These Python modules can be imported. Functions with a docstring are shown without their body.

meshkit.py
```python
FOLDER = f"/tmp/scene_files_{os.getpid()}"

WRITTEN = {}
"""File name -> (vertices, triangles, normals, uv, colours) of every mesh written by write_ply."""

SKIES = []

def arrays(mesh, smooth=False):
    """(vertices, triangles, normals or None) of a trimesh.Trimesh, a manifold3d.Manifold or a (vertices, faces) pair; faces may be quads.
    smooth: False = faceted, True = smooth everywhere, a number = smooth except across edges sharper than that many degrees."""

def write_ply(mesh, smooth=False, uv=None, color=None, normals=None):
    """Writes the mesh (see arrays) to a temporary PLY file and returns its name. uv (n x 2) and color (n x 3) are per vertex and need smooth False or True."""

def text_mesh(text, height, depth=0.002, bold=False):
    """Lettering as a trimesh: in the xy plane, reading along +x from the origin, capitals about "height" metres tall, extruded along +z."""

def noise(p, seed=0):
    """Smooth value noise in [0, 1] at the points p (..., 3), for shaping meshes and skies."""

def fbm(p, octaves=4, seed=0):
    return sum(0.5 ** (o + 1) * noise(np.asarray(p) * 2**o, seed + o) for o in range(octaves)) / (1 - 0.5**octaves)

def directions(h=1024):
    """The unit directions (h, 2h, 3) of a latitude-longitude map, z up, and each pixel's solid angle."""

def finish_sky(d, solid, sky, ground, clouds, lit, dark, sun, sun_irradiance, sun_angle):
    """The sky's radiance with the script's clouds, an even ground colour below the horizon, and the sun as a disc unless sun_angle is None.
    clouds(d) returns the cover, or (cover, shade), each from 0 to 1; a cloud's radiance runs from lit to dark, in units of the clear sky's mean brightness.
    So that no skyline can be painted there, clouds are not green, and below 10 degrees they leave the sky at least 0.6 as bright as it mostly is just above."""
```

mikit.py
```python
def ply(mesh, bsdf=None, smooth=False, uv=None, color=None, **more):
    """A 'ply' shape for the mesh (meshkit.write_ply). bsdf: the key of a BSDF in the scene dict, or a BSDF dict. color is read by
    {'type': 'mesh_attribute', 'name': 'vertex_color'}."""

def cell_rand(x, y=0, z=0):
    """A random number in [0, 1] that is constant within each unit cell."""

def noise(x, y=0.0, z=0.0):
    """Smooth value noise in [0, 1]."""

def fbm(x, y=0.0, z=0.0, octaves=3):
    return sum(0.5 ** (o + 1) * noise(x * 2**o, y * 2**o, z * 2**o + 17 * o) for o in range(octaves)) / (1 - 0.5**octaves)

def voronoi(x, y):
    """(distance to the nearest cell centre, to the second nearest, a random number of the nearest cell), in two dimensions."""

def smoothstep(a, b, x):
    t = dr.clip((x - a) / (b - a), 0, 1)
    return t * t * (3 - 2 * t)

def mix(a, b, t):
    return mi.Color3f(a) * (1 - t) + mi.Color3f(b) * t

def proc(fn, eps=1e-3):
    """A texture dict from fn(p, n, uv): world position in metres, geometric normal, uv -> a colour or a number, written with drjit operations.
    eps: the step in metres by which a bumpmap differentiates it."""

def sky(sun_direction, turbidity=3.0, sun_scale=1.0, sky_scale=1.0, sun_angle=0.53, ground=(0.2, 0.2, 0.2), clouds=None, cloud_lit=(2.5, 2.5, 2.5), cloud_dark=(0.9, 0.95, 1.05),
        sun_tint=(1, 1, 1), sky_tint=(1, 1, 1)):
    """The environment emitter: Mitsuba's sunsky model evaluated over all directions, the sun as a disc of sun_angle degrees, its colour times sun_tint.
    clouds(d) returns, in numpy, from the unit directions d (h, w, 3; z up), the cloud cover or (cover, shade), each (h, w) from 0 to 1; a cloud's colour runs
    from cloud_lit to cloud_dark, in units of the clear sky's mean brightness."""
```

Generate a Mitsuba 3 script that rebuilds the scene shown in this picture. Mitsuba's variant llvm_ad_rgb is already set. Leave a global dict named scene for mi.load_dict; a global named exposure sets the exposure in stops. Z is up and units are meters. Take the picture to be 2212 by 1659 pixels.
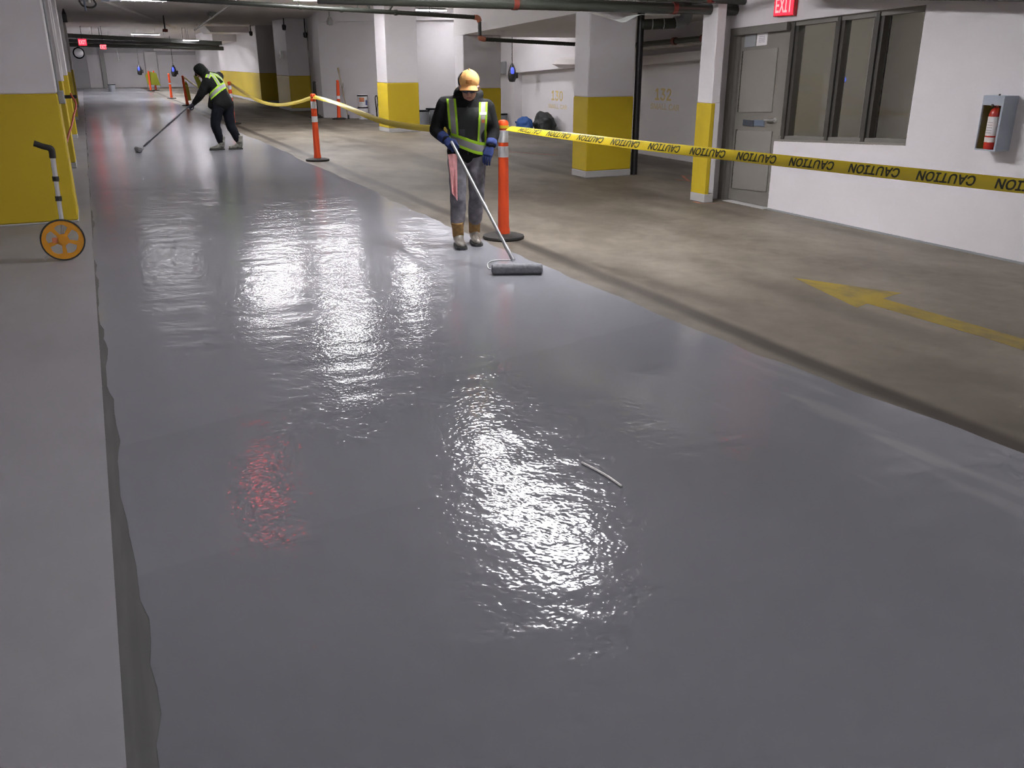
import math, numpy as np, trimesh, mitsuba as mi, drjit as dr
import manifold3d as m3
import shapely.geometry as sg
import mikit, meshkit
from mikit import proc, noise, fbm, smoothstep, mix
T = mi.ScalarTransform4f
rng = np.random.default_rng(7)
scene, labels = {}, {}

# ------------------------------------------------------------------ camera, light level
PITCH, YAW, HC = math.atan(0.3685), math.radians(24.8), 1.68
FW = np.array([math.sin(YAW) * math.cos(PITCH), math.cos(YAW) * math.cos(PITCH), -math.sin(PITCH)])
scene['camera'] = {'type': 'perspective', 'fov': math.degrees(2 * math.atan(1106 / 1890)), 'fov_axis': 'x', 'near_clip': 0.05, 'far_clip': 200.0,
                   'to_world': T().look_at(origin=[0, 0, HC], target=[float(FW[0]), float(FW[1]), float(HC + FW[2])], up=[0, 0, 1])}
exposure = 2.52
LAMP = 20.0                       # radiance of the fluorescent diffusers
LAMP_RGB = (1.0, 0.975, 1.01)

# ------------------------------------------------------------------ helpers
def rgbd(c): return {'type': 'rgb', 'value': [float(x) for x in c]}
def mat(key, color, rough=0.6, spec=0.4, metal=0.0, two=False, **k):
    d = {'type': 'principled', 'base_color': color if isinstance(color, dict) else rgbd(color), 'roughness': rough, 'specular': spec, **k}
    if metal: d['metallic'] = metal
    scene[key] = {'type': 'twosided', 'bsdf': d} if two else d
    return key
def fabric(key, c, amt=0.35, sc=40.0):
    c = [float(v) for v in c]
    scene[key] = {'type': 'principled', 'base_color': proc(lambda p, n, uv: mi.Color3f(*c) * (1 - amt + 2 * amt * fbm(p.x * sc, p.y * sc, p.z * sc, 3))), 'roughness': 0.85, 'specular': 0.2}
    return key
def cat(*ms): return trimesh.util.concatenate([m for m in ms])
def box(x0, x1, y0, y1, z0, z1, bev=0.0):
    x0, x1, y0, y1, z0, z1 = min(x0, x1), max(x0, x1), min(y0, y1), max(y0, y1), min(z0, z1), max(z0, z1)
    if bev <= 0:
        m = trimesh.creation.box(extents=(x1 - x0, y1 - y0, z1 - z0)); m.apply_translation(((x0 + x1) / 2, (y0 + y1) / 2, (z0 + z1) / 2)); return m
    pts = []
    for x in (x0, x1):
        for y in (y0, y1):
            for z in (z0, z1):
                for k in range(3):
                    q = np.array([x, y, z], float); s = np.array([bev if x == x0 else -bev, bev if y == y0 else -bev, bev if z == z0 else -bev])
                    s[k] = 0; pts.append(q + s)
    return trimesh.convex.convex_hull(np.array(pts))
def hullpts(pts): return trimesh.convex.convex_hull(np.array(pts, float))
def cyl(a, b, r, n=20, r2=None):
    a, b = np.array(a, float), np.array(b, float); L = np.linalg.norm(b - a)
    r2 = r if r2 is None else r2
    m = trimesh.creation.revolve(np.array([[0, 0], [r, 0], [r2, L], [0, L]]), sections=n)
    m.apply_transform(trimesh.geometry.align_vectors([0, 0, 1], (b - a) / L)); m.apply_translation(a); return m
def lathe(prof, at=(0, 0, 0), n=32, axis=None):
    m = trimesh.creation.revolve(np.array(prof, float), sections=n)
    if axis is not None: m.apply_transform(trimesh.geometry.align_vectors([0, 0, 1], np.array(axis, float) / np.linalg.norm(axis)))
    m.apply_translation(at); return m
def tube(pts, r, n=10):
    p = np.array(pts, float); rr = np.broadcast_to(r, (len(p),))
    t = np.gradient(p, axis=0); t /= np.linalg.norm(t, axis=1, keepdims=True) + 1e-12
    ref = np.array([0.31, 0.17, 0.93]); a = np.cross(t, ref); a /= np.linalg.norm(a, axis=1, keepdims=True); b = np.cross(t, a)
    ang = np.arange(n) * 2 * np.pi / n
    v = p[:, None] + rr[:, None, None] * (np.cos(ang)[None, :, None] * a[:, None] + np.sin(ang)[None, :, None] * b[:, None])
    i, j = np.meshgrid(np.arange(len(p) - 1), np.arange(n), indexing='ij')
    q = np.stack([i * n + j, i * n + (j + 1) % n, (i + 1) * n + (j + 1) % n, (i + 1) * n + j], -1).reshape(-1, 4)
    V = np.vstack([v.reshape(-1, 3), p[0], p[-1]]); k = len(p) * n
    f = np.vstack([q[:, [0, 1, 2]], q[:, [0, 2, 3]], [[k, (j + 1) % n, j] for j in range(n)], [[k + 1, k - n + j, k - n + (j + 1) % n] for j in range(n)]])
    m = trimesh.Trimesh(V, f, process=False); trimesh.repair.fix_normals(m); return m
def bez(pts, n=24):
    """Catmull-Rom through the points."""
    p = np.array(pts, float); p = np.vstack([2 * p[0] - p[1], p, 2 * p[-1] - p[-2]]); out = []
    for i in range(1, len(p) - 2):
        for t in np.linspace(0, 1, n, endpoint=False):
            out.append(0.5 * (2 * p[i] + (p[i + 1] - p[i - 1]) * t + (2 * p[i - 1] - 5 * p[i] + 4 * p[i + 1] - p[i + 2]) * t * t + (3 * p[i] - p[i - 1] - 3 * p[i + 1] + p[i + 2]) * t ** 3))
    out.append(p[-2]); return np.array(out)
def prism(poly, h): return trimesh.creation.extrude_polygon(poly, h, engine='earcut')
def slab_x(poly_yz, x0, x1):
    """a polygon in (Y, Z) swept from x0 to x1"""
    m = prism(poly_yz if hasattr(poly_yz, 'exterior') else sg.Polygon(poly_yz), x1 - x0)
    v = m.vertices.copy(); m.vertices = np.stack([v[:, 2] + x0, v[:, 0], v[:, 1]], 1); trimesh.repair.fix_normals(m); return m
def slab_y(poly_xz, y0, y1):
    m = prism(poly_xz if hasattr(poly_xz, 'exterior') else sg.Polygon(poly_xz), y1 - y0)
    v = m.vertices.copy(); m.vertices = np.stack([v[:, 0], v[:, 2] + y0, v[:, 1]], 1); trimesh.repair.fix_normals(m); return m
def grid(P, thick, out):
    """P (n, m, 3) a sheet; out (n, m, 3) or vector: its outward direction; closed thin solid"""
    n, m = P.shape[:2]; out = np.broadcast_to(out, P.shape)
    V = np.vstack([(P + out * thick).reshape(-1, 3), P.reshape(-1, 3)])
    i, j = np.meshgrid(np.arange(n - 1), np.arange(m - 1), indexing='ij'); a = (i * m + j).ravel(); b = a + 1; c = a + m + 1; d = a + m; k = n * m
    f = [np.stack(x, 1) for x in ((a, b, c), (a, c, d), (a + k, c + k, b + k), (a + k, d + k, c + k))]
    ring = [(0, q) for q in range(m)] + [(q, m - 1) for q in range(1, n)] + [(n - 1, q) for q in range(m - 2, -1, -1)] + [(q, 0) for q in range(n - 2, 0, -1)]
    r = np.array([x * m + y for x, y in ring]); s = np.roll(r, -1)
    f += [np.stack(x, 1) for x in ((r, r + k, s + k), (r, s + k, s))]
    t = trimesh.Trimesh(V, np.vstack(f), process=False); trimesh.repair.fix_normals(t); return t

def numbered(name):
    used = set(labels) | {k.split('__')[0] for k in scene}
    if '__' in name: used = set(scene)
    if name not in used: return name
    i = 1
    while f'{name}_{i:03d}' in used: i += 1
    return f'{name}_{i:03d}'
def thing(name, label, category, group=None, kind=None):
    key = numbered(name); labels[key] = {'label': label, 'category': category}
    if group: labels[key]['group'] = group
    if kind: labels[key]['kind'] = kind
    return key
def part(parent, name, mesh, m, smooth=False, label=None, kind=None, **more):
    key = numbered(parent + '__' + name); scene[key] = mikit.ply(mesh, m, smooth=smooth, **more)
    if label or kind: labels[key] = {k: v for k, v in (('label', label), ('kind', kind)) if v}
    return key
def single(name, mesh, m, label, category, group=None, smooth=False, kind=None, **more):
    key = thing(name, label, category, group, kind); scene[key] = mikit.ply(mesh, m, smooth=smooth, **more); return key
def struct(name, mesh, m, label=None, smooth=False):
    key = numbered(name); scene[key] = mikit.ply(mesh, m, smooth=smooth); labels[key] = {'kind': 'structure'}
    if label: labels[key]['label'] = label
    return key
def emit(c, L): return {'emitter': {'type': 'area', 'radiance': rgbd(np.array(c) * L)}}

# ------------------------------------------------------------------ materials
def f_wall(base, amt=0.05):
    b = [float(v) for v in base]
    return proc(lambda p, n, uv: mi.Color3f(*b) * (1 - amt + 2 * amt * fbm(p.x * 0.9, p.y * 0.9, p.z * 1.1, 4)))
mat('m_white', f_wall((0.665, 0.645, 0.66)), 0.55, 0.3)
mat('m_ceiling', f_wall((0.60, 0.57, 0.56), 0.08), 0.8, 0.2)
mat('m_yellow', f_wall((0.52, 0.385, 0.02), 0.06), 0.42, 0.45)
mat('m_curbgrey', f_wall((0.40, 0.40, 0.39), 0.10), 0.7, 0.3)
mat('m_grey_paint', (0.185, 0.175, 0.155), 0.45, 0.4)
mat('m_grey_panel', (0.225, 0.215, 0.195), 0.5, 0.4)
mat('m_frame', (0.15, 0.145, 0.13), 0.4, 0.45)
mat('m_darkframe', (0.05, 0.048, 0.042), 0.4, 0.45)
mat('m_pipe', (0.035, 0.04, 0.032), 0.35, 0.5)
mat('m_pipe_light', (0.30, 0.31, 0.30), 0.4, 0.5)
mat('m_red_coupling', (0.14, 0.024, 0.016), 0.4, 0.5)
mat('m_copper', (0.45, 0.16, 0.09), 0.4, 0.5)
mat('m_orange', (0.86, 0.095, 0.022), 0.38, 0.45)
mat('m_reflective', (0.85, 0.85, 0.87), 0.3, 0.6)
mat('m_rubber', (0.03, 0.029, 0.027), 0.7, 0.3)
mat('m_black', (0.014, 0.014, 0.014), 0.4, 0.5)
mat('m_tape', (0.60, 0.46, 0.025), 0.24, 0.5)
mat('m_tape_ink', (0.025, 0.022, 0.012), 0.3, 0.5)
mat('m_alu', (0.66, 0.67, 0.68), 0.32, 0.5, metal=0.85)
mat('m_steel', (0.40, 0.42, 0.43), 0.38, 0.5, metal=0.6)
mat('m_wheel', (0.58, 0.25, 0.015), 0.4, 0.5)
mat('m_bin', (0.20, 0.215, 0.235), 0.55, 0.4)
mat('m_bucket', (0.70, 0.69, 0.70), 0.4, 0.5)
mat('m_label', (0.60, 0.20, 0.09), 0.5, 0.4)
mat('m_label_blue', (0.08, 0.10, 0.25), 0.5, 0.4)
mat('m_wood', (0.36, 0.29, 0.19), 0.6, 0.3)
mat('m_bag_black', (0.015, 0.018, 0.017), 0.55, 0.4)
mat('m_bag_blue', (0.012, 0.06, 0.22), 0.55, 0.4)
mat('m_cabinet', (0.33, 0.37, 0.43), 0.45, 0.4)
mat('m_cabinet_dark', (0.03, 0.032, 0.04), 0.5, 0.4)
mat('m_red', (0.45, 0.02, 0.02), 0.3, 0.5)
mat('m_paper', (0.80, 0.79, 0.80), 0.7, 0.2)
mat('m_plate_dark', (0.055, 0.065, 0.08), 0.4, 0.5)
mat('m_plate_blue', (0.12, 0.15, 0.20), 0.4, 0.5)
mat('m_greyink', (0.45, 0.44, 0.47), 0.7, 0.2)
mat('m_wallpaint', (0.62, 0.49, 0.22), 0.6, 0.3)
mat('m_wallpaint_faint', (0.64, 0.55, 0.36), 0.6, 0.3)
mat('m_box_grey', (0.27, 0.28, 0.29), 0.5, 0.4)
mat('m_switch', (0.80, 0.80, 0.78), 0.4, 0.4)
mat('m_cord', (0.42, 0.06, 0.02), 0.5, 0.4)
mat('m_sheet', (0.55, 0.58, 0.56), 0.15, 0.6)
mat('m_lime', (0.38, 0.66, 0.03), 0.6, 0.3)
mat('m_vestgrey', (0.27, 0.265, 0.275), 0.5, 0.4)
mat('m_hivis_yellow', (0.25, 0.26, 0.02), 0.7, 0.3)
mat('m_housing', (0.62, 0.63, 0.64), 0.4, 0.4)
mat('m_dim_lens', (0.75, 0.78, 0.76), 0.4, 0.4)
mat('m_blueface', (0.02, 0.03, 0.4), 0.3, 0.5)
mat('m_redface', (0.5, 0.02, 0.02), 0.4, 0.4)
mat('m_skin', (0.42, 0.22, 0.16), 0.5, 0.35)
mat('m_lips', (0.32, 0.11, 0.09), 0.5, 0.35)
mat('m_hair', (0.012, 0.010, 0.009), 0.5, 0.4)
mat('m_cap', (0.80, 0.45, 0.16), 0.75, 0.25)
mat('m_cap_brim', (0.80, 0.40, 0.15), 0.75, 0.25)
mat('m_cap_logo', (0.40, 0.17, 0.05), 0.8, 0.2)
mat('m_lens', (0.012, 0.012, 0.03), 0.06, 0.7)
mat('m_lensclear', (0.55, 0.62, 0.75), 0.08, 0.7)
fabric('m_jacket', (0.0075, 0.008, 0.0085), 0.3)
fabric('m_jacket_green', (0.006, 0.009, 0.007), 0.3)
fabric('m_jeans', (0.165, 0.16, 0.18), 0.55, 18.0)
fabric('m_darkjeans', (0.006, 0.0075, 0.012), 0.3)
fabric('m_glove', (0.022, 0.034, 0.11), 0.3)
fabric('m_glove_dark', (0.03, 0.03, 0.045), 0.3)
fabric('m_boot_tan', (0.30, 0.185, 0.075), 0.3)
mat('m_boot_cover', (0.36, 0.34, 0.30), 0.28, 0.55)
mat('m_boot_sole', (0.05, 0.052, 0.05), 0.6, 0.3)
fabric('m_boot_white', (0.24, 0.24, 0.215), 0.8, 22.0)
fabric('m_towel', (0.66, 0.33, 0.33), 0.2)
fabric('m_nap', (0.21, 0.215, 0.23), 0.3, 60.0)
scene['m_glass'] = {'type': 'thindielectric', 'int_ior': 1.5, 'ext_ior': 1.0}

# floor finishes
def concrete(p, n, uv):
    big = fbm(p.x * 0.55, p.y * 0.35, 3.3, 4); mid = fbm(p.x * 2.3 + 9, p.y * 1.6, 1.7, 4); fine = fbm(p.x * 14, p.y * 14, 0.3, 3)
    c = mix((0.092, 0.079, 0.061), (0.195, 0.174, 0.140), smoothstep(0.28, 0.75, 0.6 * big + 0.4 * mid))
    c = c * (0.88 + 0.24 * fine)
    lane = 1 - smoothstep(0.02, 0.13, dr.abs(p.x - 3.69 + 0.03 * (noise(p.y * 1.3, 4.0) - 0.5)))
    c = mix(c, (0.040, 0.033, 0.027), lane * 0.85)
    margin = smoothstep(3.3, 3.4, p.x) * (1 - smoothstep(3.6, 3.66, p.x))
    c = mix(c, c * 0.86, margin)
    tyre = smoothstep(0.55, 0.8, fbm(p.x * 1.7, p.y * 0.22, 8.1, 3)) * smoothstep(4.0, 4.6, p.x)
    return mix(c, (0.055, 0.047, 0.037), 0.55 * tyre)
def old_coat(p, n, uv):
    a = fbm(p.x * 1.5, p.y * 1.0, 2.0, 4)
    return mix((0.21, 0.21, 0.225), (0.265, 0.263, 0.282), a)
def epoxy_color(p, n, uv):
    a = fbm(p.x * 0.8, p.y * 0.5, 5.0, 4)
    c = mix((0.150, 0.154, 0.169), (0.186, 0.192, 0.213), a)
    # a fresh roller coat beyond a wavy lap edge across the lane, a thinner one near the camera
    lap = smoothstep(-0.015, 0.015, p.y - 3.85 - 0.35 * noise(p.x * 1.1, 2.0) - 0.25 * p.x + 0.03 * noise(p.x * 9, 6.0))
    lap2 = smoothstep(-0.012, 0.012, p.y - 2.85 - 0.18 * p.x - 0.12 * noise(p.x * 1.7, 5.0)) * (1 - smoothstep(1.2, 1.6, p.x))
    c = c * (0.97 + 0.07 * lap + 0.05 * lap2)
    q = fbm(p.x * 3.1, p.y * 1.4, 7.0, 4)
    dry = smoothstep(2.45, 2.75, p.x + 0.2 * (q - 0.5)) * (1 - smoothstep(3.9, 4.15, p.y + 0.5 * (q - 0.5)))
    smear = smoothstep(0.56, 0.74, fbm(p.x * 5.0 + 3, p.y * 1.2 + p.x * 2, 2.2, 4)) * dry
    return mix(c, (0.30, 0.295, 0.285), 0.35 * smear)
def epoxy_rough(p, n, uv):
    q = fbm(p.x * 3.1, p.y * 1.4, 7.0, 4)
    dry = smoothstep(2.45, 2.75, p.x + 0.2 * (q - 0.5)) * (1 - smoothstep(3.9, 4.15, p.y + 0.5 * (q - 0.5)))
    return 0.06 + 0.05 * fbm(p.x * 1.1, p.y * 0.9, 1.0, 3) + 0.16 * dry
def epoxy_bump(p, n, uv):
    peel = fbm(p.x * 52, p.y * 52, 0.0, 2)
    stroke = fbm(p.x * 0.9 + 2, p.y * 4.0 + 0.5 * p.x, 0.0, 3)
    return 0.0013 * peel + 0.0070 * stroke + 0.0020 * noise(p.x * 5, p.y * 8) + 0.0014 * noise(p.x * 19, p.y * 15)
scene['m_concrete'] = {'type': 'principled', 'base_color': proc(concrete), 'roughness': 0.55, 'specular': 0.3}
scene['m_oldcoat'] = {'type': 'principled', 'base_color': proc(old_coat), 'roughness': 0.42, 'specular': 0.4}
scene['m_epoxy'] = {'type': 'bumpmap', 'arbitrary': proc(epoxy_bump, eps=1.5e-3), 'scale': 1.0,
                    'bsdf': {'type': 'principled', 'base_color': proc(epoxy_color), 'roughness': proc(epoxy_rough), 'specular': 0.5}}

# ------------------------------------------------------------------ the shell
ZC = 3.1
struct('floor', box(-2.6, 11.0, -6.2, 70.0, -0.2, 0.0), 'm_concrete')
labels['floor']['label'] = 'bare tan concrete garage floor with stains'
ys = np.concatenate([np.arange(-6, 12, 0.12), np.arange(12, 68.2, 0.6)])
def edge_l(y): return -0.085 + 0.035 * (meshkit.noise(np.stack([y * 0 + 1, y * 1.4, y * 0], 1), 3) - 0.5) + 0.03 * (meshkit.noise(np.stack([y * 0, y * 5, y * 0 + 2], 1), 4) - 0.5) - 0.06 * np.clip((y - 3) / 4, 0, 1)
def edge_r(y): return 3.40 + 0.10 * (meshkit.noise(np.stack([y * 0, y * 0.9, y * 0], 1), 5) - 0.5) + 0.05 * (meshkit.noise(np.stack([y * 0, y * 4, y * 0], 1), 6) - 0.5) + 0.20 * np.clip((4.6 - y) / 2.0, 0, 1)
poly = sg.Polygon(np.vstack([np.stack([edge_l(ys), ys], 1), np.stack([edge_r(ys), ys], 1)[::-1]]))
em = prism(poly, 0.003)
part('floor', 'epoxy_coat', em, 'm_epoxy', label='wet glossy grey epoxy coating down the lane', uv=np.array(em.vertices[:, :2]))
part('floor', 'old_coat', box(-2.4, -0.155, -6, 68, 0.0, 0.002), 'm_oldcoat', label='matt grey coat left of the lane')
part('floor', 'joint_strip', box(-0.155, -0.02, -6, 68, 0.0, 0.001), mat('m_joint', proc(lambda p, n, uv: mi.Color3f(0.092, 0.093, 0.090) * (0.8 + 0.4 * fbm(p.x * 30, p.y * 2, 0.0, 3))), 0.6, 0.3), label='dark uncoated strip between the two grey coats')
mat('m_arrow', proc(lambda p, n, uv: mix((0.12, 0.10, 0.06), (0.24, 0.175, 0.025), smoothstep(0.2, 0.6, fbm(p.x * 5, p.y * 3, 0.5, 4)))), 0.55, 0.3)
ar = sg.Polygon([(5.10, 5.47), (4.86, 4.54), (5.02, 4.60), (5.06, 3.64), (5.02, 2.9), (5.27, 2.9), (5.26, 3.55), (5.24, 4.66), (5.50, 4.72)])
part('floor', 'painted_arrow', prism(ar, 0.0012), 'm_arrow', label='worn yellow painted arrow on the concrete')
mat('m_spray', (0.36, 0.13, 0.08), 0.7, 0.2)
def scribble(pts, w): return cat(*[hullpts([[a[0] - w, a[1], z] for z in (0, 0.0012)] + [[a[0] + w, a[1], z] for z in (0, 0.0012)] + [[b[0] - w, b[1], z] for z in (0, 0.0012)] + [[b[0] + w, b[1] + 0.001, z] for z in (0, 0.0012)]) for a, b in zip(pts[:-1], pts[1:])])
part('floor', 'spray_mark', scribble([(7.9, 11.2), (8.2, 10.9), (8.5, 11.3), (8.3, 11.6), (8.0, 11.0), (8.6, 10.7)], 0.02), 'm_spray', label='orange spray paint scribble beside the pillar')
part('floor', 'spray_mark', scribble([(7.1, 17.2), (7.6, 16.0), (8.0, 15.3)], 0.025), 'm_spray', label='orange spray line in the parking stall')
part('floor', 'spray_mark', scribble([(6.86, 9.30), (6.84, 9.15), (6.95, 9.08), (7.25, 9.02)], 0.014), 'm_spray', label='orange spray line at the foot of the narrow column')

struct('ceiling', box(-2.6, 11.0, -6.2, 70.0, ZC, ZC + 0.2), 'm_ceiling')
struct('wall_left', box(-2.6, -2.4, -6.2, 70, 0, ZC), 'm_white')
struct('wall_back', box(-2.4, 7.3, -6.2, -6.0, 0, ZC), 'm_white')
WX = 7.28
op = sg.Polygon([(9.42, -1), (9.42, 2.055), (6.48, 2.185), (6.48, 0.91), (8.39, 0.81), (8.39, -1)])
wall = sg.Polygon([(-6, 0), (9.43, 0), (9.43, ZC), (-6, ZC)]).difference(op)
struct('wall_right', slab_x(wall, WX, WX + 0.24), 'm_white')
part('wall_right', 'base_strip', box(WX - 0.006, WX, -6, 8.38, 0, 0.02), 'm_box_grey')
struct('wall_stall', slab_y([(WX, 0), (9.7, 0), (9.7, ZC), (WX, ZC)], 9.43, 9.62), 'm_white')
# back wall of the stalls, with the two number niches
n132 = sg.Polygon([(9.62, 0), (17.3, 0), (17.3, ZC), (9.62, ZC)])
struct('wall_stall', slab_x(n132, 9.6, 10.0), 'm_white')
part('wall_stall_001', 'ledge', slab_x([(9.63, 1.86), (15.6, 1.58), (15.6, 1.72), (9.63, 2.0)], 9.36, 9.6), 'm_ceiling', label='long concrete ledge above the stall wall')
part('wall_stall_001', 'ledge', slab_x([(9.63, 2.08), (15.6, 1.83), (15.6, 1.95), (9.63, 2.22)], 9.2, 9.6), 'm_ceiling')
w130 = sg.Polygon([(17.3, 0), (23.4, 0), (23.4, ZC), (17.3, ZC)]).difference(sg.Polygon([(17.7, -1), (22.3, -1), (22.3, 1.40), (17.7, 1.62)]))
struct('wall_stall', slab_x(w130, 10.35, 10.6), 'm_white')
struct('wall_stall', slab_x([(17.3, 0), (23.4, 0), (23.4, ZC), (17.3, ZC)], 10.6, 10.8), 'm_white')
part('wall_stall_003', 'light_box', hullpts([[10.1, 18.0, 1.62], [10.1, 19.6, 1.62], [10.35, 18.0, 1.55], [10.35, 19.75, 1.55], [10.35, 18, 1.78], [10.35, 19.45, 1.78], [10.15, 18, 1.74], [10.15, 19.45, 1.74]]), 'm_ceiling')
# oblique wall behind the row of columns, its lintel, and the return wall to the far column
def vwall(a, b, z0, z1, th):
    a, b = np.array(a, float), np.array(b, float); d = (b - a) / np.linalg.norm(b - a); nn = np.array([-d[1], d[0]]) * th
    return hullpts([[*q, z] for q in (a, b, a + nn, b + nn) for z in (z0, z1)])
struct('wall_far_right', vwall((10.6, 25.3), (6.78, 29.0), 0, ZC, -0.2), 'm_white')
struct('trim_1', vwall((10.55, 25.1), (6.80, 28.7), 2.82, ZC, -0.25), 'm_white')
struct('wall_far_right', box(10.4, 10.6, 23.4, 25.5, 0, ZC), 'm_white')
struct('wall_far_right', vwall((6.78, 29.0), (7.45, 33.5), 0, ZC, -0.2), 'm_white')
# dropped slab over the stalls (level, while the ramp floor climbs)
struct('dropped_slab', slab_x([(9.62, 2.47), (17.46, 2.15), (17.46, ZC), (9.62, ZC)], 6.8, 10.4), mat('m_slab', f_wall((0.66, 0.64, 0.63), 0.06), 0.7, 0.25))
# far end of the lane
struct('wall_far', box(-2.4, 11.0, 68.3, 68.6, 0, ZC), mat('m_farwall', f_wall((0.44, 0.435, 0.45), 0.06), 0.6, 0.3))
for x0, x1, z1 in ((0.36, 1.15, 2.1), (1.44, 3.9, 2.22), (4.77, 8.5, 2.1)):
    k = struct(f'door_{2 + (x0 > 1) + (x0 > 4)}', box(x0, x1, 68.22, 68.3, 0.02, z1), 'm_white')
struct('trim_2', box(3.95, 4.7, 68.1, 68.3, 0, 2.3), 'm_white')
struct('trim_3', box(1.17, 1.42, 68.1, 68.3, 0, 2.4), 'm_curbgrey')
struct('trim_4', box(4.6, 8.7, 68.05, 68.3, 2.35, 2.5), 'm_white')
struct('wall_side_far', box(7.3, 7.6, 53.2, 68.3, 0, ZC), 'm_white')
struct('ceiling_beam', hullpts([[5.75, 46, 2.60], [7.5, 46, 2.60], [6.0, 55, 2.48], [7.5, 55, 2.48], [5.75, 46, ZC], [7.5, 46, ZC], [6.0, 55, ZC], [7.5, 55, ZC]]), 'm_white')
struct('ceiling_beam', hullpts([[5.2, 42.0, 2.86], [7.3, 42.0, 2.86], [5.2, 44.6, 2.86], [7.3, 44.6, 2.86], [5.0, 42, ZC], [7.3, 42, ZC], [5.0, 44.6, ZC], [7.3, 44.6, ZC]]), 'm_white')
struct('ceiling_beam', hullpts([[-0.3, 24, ZC], [3.2, 44, ZC], [0.5, 24, ZC], [4.0, 44, ZC], [-0.3, 24, 3.04], [3.2, 44, 3.04], [0.5, 24, 3.04], [4.0, 44, 3.04]]), 'm_ceiling')

# ------------------------------------------------------------------ pillars
def pillar(label, x0, x1, y0, y1, zy, zb=0.09, ztop=ZC, group=None, yellow=True):
    t = thing('concrete_pillar', label, 'pillar', group)
    part(t, 'shaft', box(x0, x1, y0, y1, zy if yellow else 0, ztop, 0.012), 'm_white')
    if yellow: part(t, 'painted_band', box(x0 - 0.003, x1 + 0.003, y0 - 0.003, y1 + 0.003, zb, zy, 0.012), 'm_yellow', label='yellow painted lower half')
    if yellow: part(t, 'base', box(x0 - 0.004, x1 + 0.004, y0 - 0.004, y1 + 0.004, 0, zb, 0.006), 'm_curbgrey')
    return t
pillar('wide white pillar with yellow lower half behind the measuring wheel', -2.2, -0.285, 10.93, 11.75, 1.36, 0.02)
for i, y in enumerate((16.75, 23.4, 31.0, 40.0)):
    pillar(('second pillar of the left row, white over yellow, the orange cord beside it', 'third white and yellow pillar of the left row', 'fourth white and yellow pillar of the left row', 'farthest white and yellow pillar of the left row')[i], -1.1, -0.33, y, y + 0.75, 1.38, 0.09)
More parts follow.
